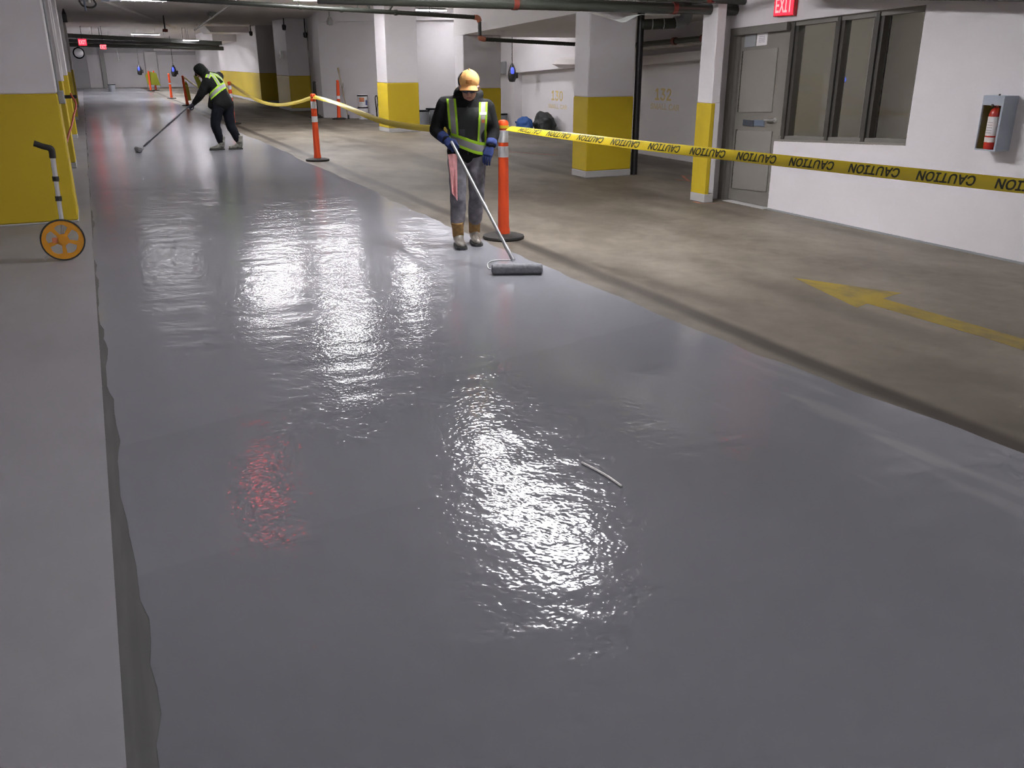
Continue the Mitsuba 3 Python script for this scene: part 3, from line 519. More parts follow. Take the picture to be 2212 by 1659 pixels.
def tape(pts, rolls, label, text=None, wd=TAPE_W, n=16, pitch=PITCH_T, s0=S0_T, hcap=0.0505):
    """a ribbon through pts; roll: tilt of its face from upright towards the ceiling, degrees at each point"""
    C = bez(pts, n); L = np.concatenate([[0], np.cumsum(np.linalg.norm(np.diff(C, axis=0), axis=1))])
    R = np.radians(np.interp(np.arange(len(C)), np.arange(len(pts)) * n, rolls))
    tg = np.gradient(C, axis=0); tg /= np.linalg.norm(tg, axis=1, keepdims=True)
    side = np.cross(np.array([0, 0, 1.0]), tg); side /= np.linalg.norm(side, axis=1, keepdims=True)     # horizontal, across
    side *= np.sign((-side[:, :1] - 0.3 * side[:, 1:2]).mean() or 1)                                     # face towards the lane
    upv = np.cross(tg, side); upv *= np.sign(upv[:, 2:3])
    N = side * np.cos(R)[:, None] + upv * np.sin(R)[:, None]; U = upv * np.cos(R)[:, None] - side * np.sin(R)[:, None]
    ws = np.linspace(-wd / 2, wd / 2, 9)
    P = C[:, None] + U[:, None] * ws[None, :, None] + N[:, None] * (0.004 * np.cos(np.pi * ws / wd))[None, :, None]
    t = thing('caution_tape', label, 'caution tape'); part(t, 'ribbon', grid(P, 0.0012, np.broadcast_to(N[:, None], P.shape)), 'm_tape', True)
    if text:
        s = s0; base = meshkit.text_mesh(text, hcap, 0.0007, True); base = trimesh.Trimesh(*trimesh.remesh.subdivide_to_size(base.vertices, base.faces, 0.009), process=False); base.apply_translation(-base.bounds.mean(0)); v0 = base.vertices.copy(); v0[:, 0] *= 0.345 / base.extents[0]; v0[:, 0] += 0.15 * v0[:, 1]; half = 0.1725
        run = 1.0 if tg[0] @ (C[-1] - C[0]) > 0 else -1.0
        while s + half < L[-1]:
            a, w_, hh = s + half + v0[:, 0], -v0[:, 1], v0[:, 2] + 0.0008
            f = lambda Q: np.stack([np.interp(a, L, Q[:, k]) for k in range(3)], 1)
            n_, u_ = f(N), f(U)
            m = trimesh.Trimesh(f(C) + u_ * w_[:, None] + n_ * (0.004 * np.cos(np.pi * w_ / wd) + 0.0012 + hh)[:, None], base.faces, process=False)
            part(t, 'lettering', m, 'm_tape_ink', label='black upside-down word CAUTION' if s == s0 else None); s += pitch
    return t
tape([(4.61, 1.82, 1.085), (4.38, 3.13, 1.068), (4.10, 4.95, 1.060), (3.90, 6.28, 1.058), (3.71, 7.62, 1.07), (3.655, 7.99, 1.075)], [4, 6, 12, 30, 52, 60], 'yellow CAUTION tape stretched from the nearest post to the right edge', 'CAUTION')
tape([(3.62, 16.13, 1.10), (3.61, 14.5, 1.055), (3.60, 13.1, 0.975), (3.60, 12.0, 0.918), (3.60, 11.0, 0.918), (3.60, 10.0, 0.948), (3.62, 9.0, 0.998), (3.63, 8.12, 1.065)], [45, 60, 30, 14, 10, 8, 8, 5], 'sagging yellow tape between the nearest post and the second post')
tape([(3.63, 16.27, 1.085), (3.66, 17.9, 0.935), (3.67, 19.8, 0.815), (3.69, 21.8, 0.795), (3.70, 23.8, 0.875), (3.71, 26.93, 1.10)], [10, 20, 25, 20, 15, 5], 'drooping yellow tape between the second and the third post')
tape([(3.71, 27.07, 1.06), (3.70, 31.0, 0.75), (3.70, 35.0, 0.82), (3.66, 39.28, 1.08)], [10, 20, 20, 10], 'yellow tape behind the bending worker')
tape([(3.70, 39.24, 1.06), (3.70, 39.22, 0.85), (3.73, 39.22, 0.55), (3.76, 39.22, 0.2)], [5, 5, 5, 5], 'end of yellow tape hanging down the leaning post', wd=0.12)
wrap = lathe([[0.0525, 1.075], [0.055, 1.075], [0.055, 1.10], [0.0525, 1.10]], (3.63, 8.06, 0), 24)
single('tape_wrap', wrap, 'm_tape', 'short yellow wrap of caution tape around the neck of the nearest post', 'caution tape')
single('yellow_sheet', hullpts([[3.50, 60.46, 0.36], [4.2, 60.5, 0.30], [3.40, 60.46, 0.9], [4.05, 60.5, 1.02], [3.65, 60.46, 1.12], [3.50, 60.37, 0.36], [4.2, 60.4, 0.32], [3.40, 60.37, 0.88]]), 'm_hivis_yellow', 'yellow-green sheet hanging over the two farthest posts', 'sheet')

# ------------------------------------------------------------------ measuring wheel in front of the left pillar
t = thing('measuring_wheel', 'orange surveyor measuring wheel with an upright silver handle before the yellow pillar', 'measuring wheel')
wc = np.array([-0.380, 8.75, 0.1845]); axd = np.array([0.09, -1.0, 0.04]); axd /= np.linalg.norm(axd)
e1 = np.cross(axd, [0, 0, 1.0]); e1 /= np.linalg.norm(e1); e2 = np.cross(e1, axd); R = 0.174
def wheel_m(poly, h, off=0.0):
    m = prism(poly, h); v = m.vertices; m.vertices = wc + v[:, :1] * e1 + v[:, 1:2] * e2 + (v[:, 2:3] - h / 2 + off) * axd; trimesh.repair.fix_normals(m); return m
disc = sg.Point(0, 0).buffer(R, 48)
for k in range(5):
    a = math.radians(90 + 72 * k); c = lambda r, q: (r * math.cos(a + q), r * math.sin(a + q))
    disc = disc.difference(sg.Polygon([c(0.058, -0.28), c(0.116, -0.42), c(0.127, -0.2), c(0.130, 0), c(0.127, 0.2), c(0.116, 0.42), c(0.058, 0.28)]).buffer(0.006))
part(t, 'wheel', wheel_m(disc, 0.022), 'm_wheel', label='orange spoked wheel')
part(t, 'tyre', wheel_m(sg.Point(0, 0).buffer(R + 0.008, 48).difference(sg.Point(0, 0).buffer(R - 0.004, 48)), 0.03), 'm_rubber', label='thin black tyre')
part(t, 'hub', wheel_m(sg.Point(0, 0).buffer(0.038, 24), 0.05), 'm_wheel'); part(t, 'counter', wheel_m(sg.box(0.042, -0.018, 0.085, 0.024), 0.03, 0.0), 'm_label', label='reddish counter')
top = np.array([-0.364, 8.80, 0.33]); tip = np.array([-0.348, 8.86, 0.925]); hb = wc - axd * 0.03
lerp = lambda a, b, s: a + (b - a) * s
part(t, 'fork', cat(cyl(hb, top - axd * 0.02, 0.012), cyl(hb, wc, 0.014)), 'm_steel', 40)
for a, b in ((0, 0.33), (0.37, 0.62), (0.65, 1.0)): part(t, 'pole', cyl(lerp(top, tip, a), lerp(top, tip, b), 0.019 if b < 0.9 else 0.021), 'm_alu', 40, label='silver pole section')
for a in (0.35, 0.635): part(t, 'collar', cyl(lerp(top, tip, a - 0.035), lerp(top, tip, a + 0.035), 0.027), 'm_black', 40, label='black collar')
part(t, 'grip', tube(bez([tip - [0, 0, 0.04], tip + [0, 0, 0.03], tip + [-0.025, 0, 0.050], tip + [-0.065, 0, 0.062], tip + [-0.115, 0.0, 0.085], tip + [-0.128, 0, 0.09]], 6), np.concatenate([[0.027] * 12, [0.025] * 18, [0.020]]), 14), 'm_rubber', True, label='black pistol grip')
part(t, 'kickstand', tube([wc + e1 * 0.12 - e2 * 0.10, wc + e1 * 0.165 - e2 * 0.165, wc + e1 * 0.18 - e2 * 0.14, wc + e1 * 0.15 - e2 * 0.12], 0.004, 6), 'm_steel')

# ------------------------------------------------------------------ electrical bits by the left pillars
t = thing('socket_box', 'grey electrical box with conduit on the side of the near left pillar', 'electrical box')
part(t, 'box', box(-0.285, -0.225, 11.05, 11.4, 1.25, 1.38, 0.008), 'm_box_grey'); part(t, 'conduit', cyl((-0.270, 11.2, 1.38), (-0.270, 11.2, ZC), 0.012, 12), 'm_box_grey', 40)
t = thing('cord_bracket', 'small dark bracket on the left pillars from which the orange cord hangs', 'bracket')
part(t, 'arm', box(-0.33, -0.14, 16.2, 16.26, 1.13, 1.18, 0.005), 'm_rubber'); part(t, 'back_plate', box(-0.36, -0.325, 16.15, 16.76, 1.05, 1.17), 'm_box_grey')
single('orange_cord', tube(bez([(-0.225, 16.25, 1.197), (-0.222, 16.19, 1.196), (-0.212, 16.08, 1.168), (-0.175, 15.8, 1.10), (-0.172, 15.5, 1.03), (-0.22, 15.0, 0.92), (-0.254, 14.5, 0.827), (-0.30, 14.0, 0.74), (-0.333, 13.5, 0.662)], 8), 0.0145, 8), 'm_cord', 'thick orange-red cord hanging in front of the second left pillar', 'cord', smooth=True)
for i, x in enumerate((-0.30,)):
    t = thing('pillar_conduit', 'pale conduit running up the edge of the second left pillar', 'pipe'); part(t, 'pipe', cyl((-0.33, 16.9, 1.38), (-0.33, 16.9, ZC), 0.03, 12), 'm_white', 40)
t = thing('convex_mirror', 'round convex traffic mirror on the far left wall', 'mirror')
part(t, 'rim', lathe([[0, 0], [0.30, 0], [0.32, -0.04], [0.28, -0.05], [0, -0.05]], (-0.05, 60, 2.15), 28, (0.2, 1, 0)), 'm_darkframe', 30); part(t, 'glass', lathe([[0.27, 0.0], [0.2, 0.05], [0.1, 0.075], [0, 0.08]], (-0.05, 59.96, 2.15), 28, (-0.2, -1, 0)), 'm_alu', 30); part(t, 'arm', cyl((-0.05, 60.05, 2.2), (-0.05, 60.05, ZC), 0.025, 10), 'm_darkframe')

# ------------------------------------------------------------------ hanging lights with a blue face
def pendant(x, y, z, label, s=1.0, zt_=ZC):
    t = thing('hanging_unit', label, 'hanging device', 'black hanging units with blue lights')
    part(t, 'housing', lathe(np.array([[0, -0.21], [0.07, -0.20], [0.10, -0.14], [0.105, -0.02], [0.085, 0.10], [0.045, 0.19], [0.02, 0.24], [0, 0.25]]) * s, (x, y, z), 20), 'm_black', 40)
    part(t, 'light', lathe(np.array([[0, -0.085], [0.045, -0.06], [0.05, 0.03], [0.03, 0.09], [0, 0.1]]) * s, (x - 0.055 * s * 0.4, y - 0.065 * s, z + 0.05 * s), 14), 'm_blueface', True, label='glowing blue light', **emit((0.08, 0.12, 1.0), 0.22))
    part(t, 'cable', cyl((x, y, z + 0.24 * s), (x, y, zt_), 0.009 * max(s, 1), 8), 'm_rubber')
    part(t, 'bracket', box(x + 0.02 * s, x + 0.16 * s, y - 0.03, y + 0.05, z - 0.12 * s, z + 0.02 * s, 0.01), 'm_rubber')
pendant(9.9, 21.42, 1.40, 'black hanging unit with a blue light in front of stall 130')
pendant(3.05, 59.0, 1.20, 'black hanging unit with a blue light left of the farthest posts', 1.3)
pendant(4.95, 59.0, 1.14, 'black hanging unit with a blue light beside the bending worker', 1.5)
single('pull_cord', cyl((2.05, 60, 1.75), (1.95, 60, ZC), 0.02, 8), 'm_box_grey', 'thin cord hanging before the far white door', 'cord')
t = thing('wall_box', 'dark grey electrical box on the white wall left of the blue hanging unit', 'electrical box'); part(t, 'box', box(10.24, 10.35, 22.75, 23.35, 1.36, 1.68, 0.01), 'm_box_grey'); part(t, 'conduit', cyl((10.31, 23.2, 1.68), (10.31, 23.2, ZC), 0.022, 10), 'm_rubber', 40)
for x, y, z, lb in ((6.58, 40.15, 2.80, 'small black camera high on the wide far pillar'), (6.60, 33.25, 2.82, 'small black camera high on the left edge of the shaded pillar'), (7.30, 33.15, 2.58, 'small black camera high on the right edge of the shaded pillar')):
    t = thing('security_camera', lb, 'camera', 'small cameras on the far pillars'); part(t, 'body', cat(lathe([[0, -0.12], [0.06, -0.1], [0.075, 0], [0.07, 0.06], [0, 0.07]], (x, y, z), 16)), 'm_black', 40); part(t, 'arm', cyl((x, y, z + 0.06), (x, y, ZC), 0.02, 8), 'm_rubber')
for x, y, z, lb in ((6.62, 34.2, 1.92, 'small white switch box on the left edge of the shaded pillar'), (7.46, 33.45, 1.93, 'small white switch box right of the shaded pillar')):
    t = thing('switch_box', lb, 'switch box'); part(t, 'box', box(x - 0.06, x + 0.05, y - 0.1, y + 0.08, z - 0.12, z + 0.12, 0.01), 'm_switch'); part(t, 'slot', box(x - 0.065, x - 0.06, y - 0.03, y + 0.0, z - 0.06, z), 'm_rubber')
t = thing('exposed_valve', 'small pale grey valve high on the oblique wall right of the shaded pillar', 'valve'); part(t, 'body', lathe([[0, -0.12], [0.09, -0.1], [0.1, 0], [0.05, 0.1], [0, 0.12]], (7.0, 28.3, 2.83), 16), 'm_pipe_light', 40); part(t, 'stem', cyl((7.0, 28.3, 2.93), (7.0, 28.3, ZC), 0.02, 8), 'm_pipe_light')

# ------------------------------------------------------------------ things standing by the walls
def bucket(x, y, z0, r0, r1, h, m, label, name='bucket', group=None, handle=True):
    t = thing(name, label, 'bucket', group)
    part(t, 'body', lathe([[0, 0], [r0, 0], [r1, h], [r1 + 0.012, h], [r1 + 0.012, h - 0.03], [r1 - 0.004, h - 0.03], [r1 - 0.008, h], [r1 - 0.012, h - 0.01], [r0 - 0.006, 0.01], [0, 0.01]], (x, y, z0), 28), m, 35)
    if handle: part(t, 'handle', tube([(x + (r1 + 0.012) * math.cos(a), y - 0.1 * math.sin(a) - 0.06 * math.sin(a), z0 + h - 0.04 - 0.12 * math.sin(a)) for a in np.linspace(0, math.pi, 14)], 0.004, 6), 'm_steel')
    return t
bx, by = 7.72, 27.72
bk = bucket(bx, by, 0, 0.135, 0.15, 0.36, 'm_bucket', 'lower white plastic bucket of the stack by the oblique wall')
bk = bucket(bx, by, 0.34, 0.135, 0.15, 0.37, 'm_bucket', 'upper white bucket with orange label on the stack by the oblique wall')
def wraplabel(parent, x, y, z0, z1, a0, a1, r, m, label): 
    an = np.radians(np.linspace(a0, a1, 12)); part(parent, 'label_sheet', grid(np.array([[[x + r * math.cos(a), y + r * math.sin(a), z] for z in (z0, z1)] for a in an]), 0.002, np.array([[[math.cos(a), math.sin(a), 0]] * 2 for a in an])), m, True, label=label)
wraplabel(bk, bx, by, 0.52, 0.64, 215, 275, 0.148, 'm_label', 'orange label'); wraplabel(bk, bx, by, 0.42, 0.56, 290, 325, 0.148, 'm_label_blue', 'dark blue label')
part(bk, 'lid', cyl((bx, by, 0.70), (bx, by, 0.725), 0.158, 28), 'm_bucket', 40)
bucket(8.52, 24.45, 0, 0.17, 0.19, 0.40, 'm_bin', 'dark grey tub right of the yellow pillar, front one', 'tub'); bucket(9.0, 24.9, 0, 0.17, 0.20, 0.42, 'm_bin', 'grey tub behind the front tub beside the worker', 'tub')
bucket(10.12, 22.62, 0, 0.15, 0.17, 0.36, 'm_bin', 'grey pail by the wall left of the blue and black bags', 'pail')
bucket(1.42, 59.5, 0.003, 0.18, 0.21, 0.42, 'm_bin', 'grey bucket alone on the coated floor at the far end', 'bucket')
t = thing('hand_truck', 'folding black hand truck leaning against the wall beside the white buckets', 'hand truck')
hx, hy = 8.06, 27.2
part(t, 'frame', tube(bez([(hx - 0.06, hy, 0.02), (hx - 0.07, hy, 0.3), (hx - 0.085, hy, 0.62), (hx - 0.06, hy, 0.70), (hx - 0.02, hy, 0.66), (hx + 0.02, hy, 0.35), (hx + 0.10, hy, 0.02)], 6), 0.015, 8), 'm_rubber', True)
part(t, 'frame', tube(bez([(hx - 0.02, hy + 0.1, 0.02), (hx - 0.02, hy + 0.08, 0.35), (hx + 0.05, hy + 0.06, 0.6)], 6), 0.013, 8), 'm_rubber', True)
part(t, 'toe_plate', box(hx - 0.16, hx + 0.24, hy - 0.12, hy + 0.12, 0.0, 0.035, 0.006), 'm_rubber')
for s in (-0.15, 0.22): part(t, 'wheel', cyl((hx + s - 0.02, hy + 0.13, 0.07), (hx + s + 0.02, hy + 0.13, 0.07), 0.07), 'm_black', 40)
t = thing('long_pole', 'long wooden roller pole leaning upright against the oblique wall', 'pole'); part(t, 'shaft', cyl((7.32, 28.0, 0.02), (7.18, 28.35, 1.42), 0.014, 10), 'm_wood', 40); part(t, 'head', cyl((7.185, 28.33, 1.38), (7.175, 28.36, 1.50), 0.03, 10), 'm_wood'); part(t, 'foot', cyl((7.32, 28.0, 0.0), (7.318, 28.0, 0.12), 0.03, 10), 'm_rubber')
t = thing('torn_tape', 'crumpled scrap of tape caught on the post by the oblique wall', 'tape scrap'); part(t, 'scrap', tube(bez([(7.075, 27.925, 1.14), (7.13, 27.90, 1.02), (7.17, 27.92, 0.93), (7.2, 27.95, 1.06)], 6), 0.02, 6), 'm_boot_cover', True)
def lump(c, s, seed, m, label, name):
    k = trimesh.creation.icosphere(3, 1.0); v = k.vertices; dsp = meshkit.fbm(v * 2.2 + seed * 7.3, 3, seed)
    v = v * (0.72 + 0.5 * dsp)[:, None] * np.array(s); v[:, 2] = np.maximum(v[:, 2], -s[2] * 0.55); v = v + np.array(c); v[:, 2] -= v[:, 2].min()
    k.vertices = v; return k
t = thing('black_bag', 'black bag slumped on the floor below stall number 130', 'bag'); part(t, 'sack', lump((10.27, 20.3, 0.3), (0.24, 0.42, 0.34), 3, 0, '', ''), 'm_bag_black', True); part(t, 'strap', tube(bez([(10.18, 20.35, 0.40), (10.06, 20.2, 0.25), (10.04, 20.1, 0.06)], 6), 0.015, 6), 'm_rubber', True)
t = thing('blue_bag', 'blue bag lying against the black bag below stall number 130', 'bag'); part(t, 'sack', lump((9.80, 20.45, 0.2), (0.17, 0.36, 0.26), 5, 0, '', ''), 'm_bag_blue', True); part(t, 'strap', tube(bez([(9.78, 20.7, 0.14), (9.68, 20.75, 0.26), (9.70, 20.5, 0.24)], 6), 0.013, 6), 'm_bag_blue', True)
single('plastic_strip', tube(bez([(1.76, 3.07, 0.009), (1.78, 2.98, 0.010), (1.795, 2.89, 0.009), (1.80, 2.80, 0.009)], 6), 0.0055, 8), 'm_switch', 'thin white strip lying on the wet epoxy near the big glare', 'strip', smooth=True)

# ------------------------------------------------------------------ the two workers
def blob(chains, edge=0.025, smooth=6, cut=None):
    """each chain is a list of (point, radius); neighbouring balls are hulled, everything is joined, refined and smoothed"""
    parts = []
    for ch in chains:
        balls = [m3.Manifold.sphere(float(r), 20).translate([float(v) for v in p]) for p, r in ch]
        if len(balls) == 1: parts.append(balls[0])
        for a, b in zip(balls[:-1], balls[1:]): parts.append(m3.Manifold.batch_hull([a, b]))
    m = m3.Manifold.batch_boolean(parts, m3.OpType.Add)
    if cut is not None: m = cut(m)
    m = m.refine_to_length(edge).to_mesh()
    t = trimesh.Trimesh(m.vert_properties[:, :3], m.tri_verts, process=True)
    trimesh.smoothing.filter_taubin(t, lamb=0.5, nu=-0.53, iterations=smooth)
    return t
def hullset(sets, edge=0.025, smooth=6):
    """like blob, but every entry is one hull of several balls"""
    ms = [m3.Manifold.batch_hull([m3.Manifold.sphere(float(r), 20).translate([float(v) for v in p]) for p, r in st]) for st in sets]
    m = m3.Manifold.batch_boolean(ms, m3.OpType.Add).refine_to_length(edge).to_mesh()
    t = trimesh.Trimesh(m.vert_properties[:, :3], m.tri_verts, process=True)
    trimesh.smoothing.filter_taubin(t, lamb=0.5, nu=-0.53, iterations=smooth); return t
def frame(O, toward):
    """local (u, d, z): u to the right as seen by one who looks along -d, d = toward"""
    f = np.array([*toward, 0.0]); f /= np.linalg.norm(f); r = np.array([-f[1], f[0], 0.0]); O = np.array([*O, 0.0])
    return lambda u, d, z: O + u * r + d * f + np.array([0, 0, z])
def wrinkle(t, amp, sc, seed):
    n = t.vertex_normals; t.vertices = t.vertices + n * (amp * (meshkit.fbm(t.vertices * sc, 3, seed) - 0.5))[:, None]; return t
def ribbon_on(mesh, rows, eps, th=0.003):
    """rows: (n, m) rays (origin, direction) -> a strip lying on the mesh"""
    O = np.array([[r[0] for r in row] for row in rows], float); D = np.array([[r[1] for r in row] for row in rows], float); n, m = O.shape[:2]
    D /= np.linalg.norm(D, axis=-1, keepdims=True)
    tri = mesh.triangles; A, E1, E2 = tri[:, 0], tri[:, 1] - tri[:, 0], tri[:, 2] - tri[:, 0]
    P = np.zeros((n, m, 3)); last = None
    for i in range(n):
        for j in range(m):
            o, d_ = O[i, j], D[i, j]; h = np.cross(d_, E2); a = np.einsum('ij,ij->i', E1, h); f = 1 / np.where(np.abs(a) < 1e-12, 1e9, a)
            s_ = o - A; u_ = f * np.einsum('ij,ij->i', s_, h); q = np.cross(s_, E1); v_ = f * (q @ d_); t_ = f * np.einsum('ij,ij->i', E2, q)
            ok = (u_ >= -1e-6) & (v_ >= -1e-6) & (u_ + v_ <= 1 + 1e-6) & (t_ > 1e-6)
            tt = t_[ok].min() if ok.any() else last; last = tt
            P[i, j] = o + d_ * (tt - eps)
    for k in range(2): P[1:-1] = 0.25 * P[:-2] + 0.5 * P[1:-1] + 0.25 * P[2:]
    return grid(P, th, -D)
def stripes(parent, mesh, path, half, eps=0.006):
    """path(s) -> (origin, dir, across) for s in 0..1 ; a grey reflective centre between two lime borders"""
    S = np.linspace(0, 1, 26)
    for nm, m, a, b, lab in (('reflective_stripe', 'm_vestgrey', -0.52, 0.52, 'grey reflective stripe'), ('lime_border', 'm_lime', -1.0, -0.52, 'lime yellow border'), ('lime_border', 'm_lime', 0.52, 1.0, 'lime yellow border')):
        rows = []
        for s_ in S:
            o, d_, ac = path(s_); rows.append([(o + ac * half * w, d_) for w in np.linspace(a, b, 4)])
        part(parent, nm, ribbon_on(mesh, rows, eps), m, True, label=lab)
def foot(parent, ankle, heel, toe, m_low, m_top, m_sole, W, up=0.20, wide=0.052, fat=1.0):
    """boot from heel to toe on the floor; ankle above the heel"""
    ankle, heel, toe = (np.array(v, float) for v in (ankle, heel, toe)); ax = toe - heel; ax[2] = 0; L = np.linalg.norm(ax); ax /= L; sd = np.array([-ax[1], ax[0], 0]); g = heel.copy(); g[2] = 0.003
    q = lambda f_, s_, z: g + ax * L * f_ + sd * s_ + np.array([0, 0, z])
    sole = hullpts([q(f_, s_ * wd_ * wide / 0.045, z) for f_, wd_ in ((0.0, 0.028), (0.08, 0.038), (0.35, 0.036), (0.68, 0.047), (0.88, 0.044), (1.0, 0.022)) for s_ in (-1, 1) for z in (0, 0.026)])
    part(parent, 'boot_sole', sole, m_sole)
    low = hullset([[(q(0.13, 0, 0.062), 0.043), (q(0.42, 0, 0.058), 0.043)], [(q(0.42, 0, 0.062), 0.045), (q(0.72, 0.012, 0.048), 0.030), (q(0.72, -0.012, 0.048), 0.030)], [(q(0.72, 0.014, 0.048), 0.031), (q(0.72, -0.014, 0.048), 0.031), (q(0.88, 0, 0.046), 0.030)],
                   [(q(0.17, 0, 0.07), 0.046), (ankle * 0.45 + q(0.2, 0, 0.06) * 0.55, 0.052 * fat)], [(q(0.42, 0, 0.075), 0.040), (ankle * 0.5 + q(0.25, 0, 0.06) * 0.5, 0.050 * fat)]], 0.018, 3)
    part(parent, 'boot', low, m_low, True)
    a0 = ankle * 0.55 + q(0.2, 0, 0.06) * 0.45; a1 = a0 + (ankle - a0) / np.linalg.norm(ankle - a0) * up * 0.5
    part(parent, 'boot_collar', tube([a0, a0 * 0.5 + a1 * 0.5, a1, a1 + (a1 - a0) * 0.12], np.array([0.054, 0.055, 0.059, 0.058]) * fat, 18), m_top, True)
    for k in range(3): part(parent, 'boot_lace', tube([q(0.36 + 0.09 * k, s_, 0.112 - 0.020 * k - abs(s_) * 0.25) for s_ in np.linspace(-0.03, 0.03, 5)], 0.004, 6), m_sole)
def hand(parent, wrist, grip, axis, back, m, label, r=0.0155, curl=True, thumb_side=1):
    """gloved hand: the palm from the wrist to beside the pole (axis) or hanging; four fingers of unequal length and a thumb"""
    wrist, grip, axis, back = (np.array(v, float) for v in (wrist, grip, axis, back)); axis /= np.linalg.norm(axis)
    fwd = grip - wrist; L = np.linalg.norm(fwd); fwd /= L
    acr = axis - fwd * (axis @ fwd); acr /= np.linalg.norm(acr); nrm = np.cross(fwd, acr); nrm *= np.sign(nrm @ back) or 1
    sets = [[(wrist, 0.031), (wrist + fwd * 0.05 + acr * 0.022, 0.022), (wrist + fwd * 0.05 - acr * 0.022, 0.022)],
            [(wrist + fwd * 0.05 + acr * 0.022, 0.022), (wrist + fwd * 0.05 - acr * 0.022, 0.022), (wrist + fwd * 0.10 + acr * 0.034, 0.0165), (wrist + fwd * 0.10 - acr * 0.032, 0.0155)]]
    for k, (o, ln) in enumerate(((0.034, 0.92), (0.012, 1.0), (-0.011, 0.95), (-0.032, 0.78))):
        b = wrist + fwd * 0.10 + acr * o
        if curl: ch = [b, b + fwd * 0.036 * ln - nrm * 0.008, b + fwd * 0.043 * ln - nrm * 0.040 * ln, b + fwd * 0.012 - nrm * 0.058 * ln]
        else: ch = [b, b + fwd * 0.040 * ln - nrm * 0.006, b + fwd * 0.066 * ln - nrm * 0.020, b + fwd * 0.080 * ln - nrm * 0.040]
        for (p, q_), rr in zip(zip(ch[:-1], ch[1:]), (0.0115, 0.0105, 0.0095)): sets.append([(p, rr), (q_, rr - 0.0008)])
    tb = wrist + fwd * 0.035 + acr * 0.028 * thumb_side - nrm * 0.004; t1 = tb + acr * 0.026 * thumb_side + fwd * 0.030 - nrm * 0.016; t2 = t1 + fwd * 0.030 - nrm * 0.022 - acr * 0.008 * thumb_side
    sets += [[(tb, 0.016), (t1, 0.0125)], [(t1, 0.0125), (t2, 0.0105)]]
    part(parent, 'glove', hullset(sets, 0.006, 3), m, True, label=label)

# --- worker in the orange cap, facing the camera with the head bowed
q = frame((3.15, 7.85), (-0.372, -0.928)); W = 'person'
labels[W] = {'label': 'person in orange cap, safety glasses and lime-edged vest pushing a floor roller', 'category': 'person'}
pel, wai, che, nek = q(0.015, -0.03, 0.90), q(0.01, 0.0, 1.06), q(0.012, 0.03, 1.22), q(0.03, 0.065, 1.37)
sL, eL, wL, hL = q(-0.185, 0.02, 1.315), q(-0.275, 0.03, 1.085), q(-0.185, 0.185, 1.015), q(-0.105, 0.275, 0.955)
sR, eR, wR, hR = q(0.205, 0.015, 1.285), q(0.262, 0.0, 1.07), q(0.235, 0.095, 0.955), q(0.195, 0.145, 0.855)
hpL, kL, aL = q(-0.075, -0.03, 0.86), q(-0.082, 0.055, 0.49), q(-0.088, 0.045, 0.14)
hpR, kR, aR = q(0.10, -0.03, 0.86), q(0.098, 0.0, 0.49), q(0.072, -0.115, 0.15)
H = q(0.042, 0.115, 1.475)                                   # middle of the skull
face_up = q(0.0, 0.62, 0.80) - q(0, 0, 0); face_up /= np.linalg.norm(face_up)   # from chin to crown, bowed forward
face_fw = q(-0.05, 0.86, -0.50) - q(0, 0, 0); face_fw -= face_up * (face_fw @ face_up); face_fw /= np.linalg.norm(face_fw); face_rt = np.cross(face_fw, face_up)
hp = lambda r_, f_, u_: H + face_rt * r_ + face_fw * f_ + face_up * u_
face_up = q(0.0, 0.33, 0.94) - q(0, 0, 0); face_up /= np.linalg.norm(face_up); face_fw -= face_up * (face_fw @ face_up); face_fw /= np.linalg.norm(face_fw); face_rt = np.cross(face_fw, face_up)
skull = [[(hp(0, -0.02, 0.03), 0.086), (hp(0, 0.025, 0.02), 0.078)], [(hp(0, 0.02, 0.0), 0.074), (hp(0.022, 0.045, -0.075), 0.036), (hp(-0.022, 0.045, -0.075), 0.036)], [(hp(0, 0.055, -0.10), 0.026), (hp(0, 0.05, -0.06), 0.04)],
         [(hp(0, 0.098, -0.012), 0.010), (hp(0, 0.112, -0.045), 0.013), (hp(0.012, 0.098, -0.048), 0.009), (hp(-0.012, 0.098, -0.048), 0.009)],
         [(hp(0.082, -0.005, -0.01), 0.016), (hp(0.080, -0.012, -0.045), 0.011)], [(hp(-0.082, -0.005, -0.01), 0.016), (hp(-0.080, -0.012, -0.045), 0.011)],
         [(hp(0.03, 0.088, 0.012), 0.012), (hp(-0.03, 0.088, 0.012), 0.012)], [(hp(0, -0.02, -0.05), 0.055), (nek, 0.058)]]
def limb(*a): return [list(x) for x in zip(a[:-1], a[1:])]
def figure(pel, wai, che, nek, sL, sR, legs, arms, skull):
    s_ = [[(pel + (hp_ - pel) * 0.9, 0.085) for hp_ in (legs[0][0], legs[1][0])] + [(wai, 0.105)], [(wai, 0.105), (che + (sL - che) * 0.45 - [0, 0, .03], 0.10), (che + (sR - che) * 0.45 - [0, 0, .03], 0.10)],
          [(che + (sL - che) * 0.45, 0.09), (che + (sR - che) * 0.45, 0.09), (nek, 0.055)], [(sL, 0.052), (sR, 0.052), (che, 0.10)]] + skull
    for h_, k_, a_ in legs: s_ += [[(h_, 0.078), (k_, 0.052)], [(k_, 0.052), (k_ * 0.6 + a_ * 0.4, 0.048)], [(k_ * 0.6 + a_ * 0.4, 0.048), (a_, 0.033)]]
    for s0_, e_, w_, hd in arms: s_ += [[(s0_, 0.050), (e_, 0.038)], [(e_, 0.038), (w_, 0.026)], [(w_, 0.026), (w_ * 0.5 + hd * 0.5, 0.018)]]
    return hullset(s_, 0.014, 5)
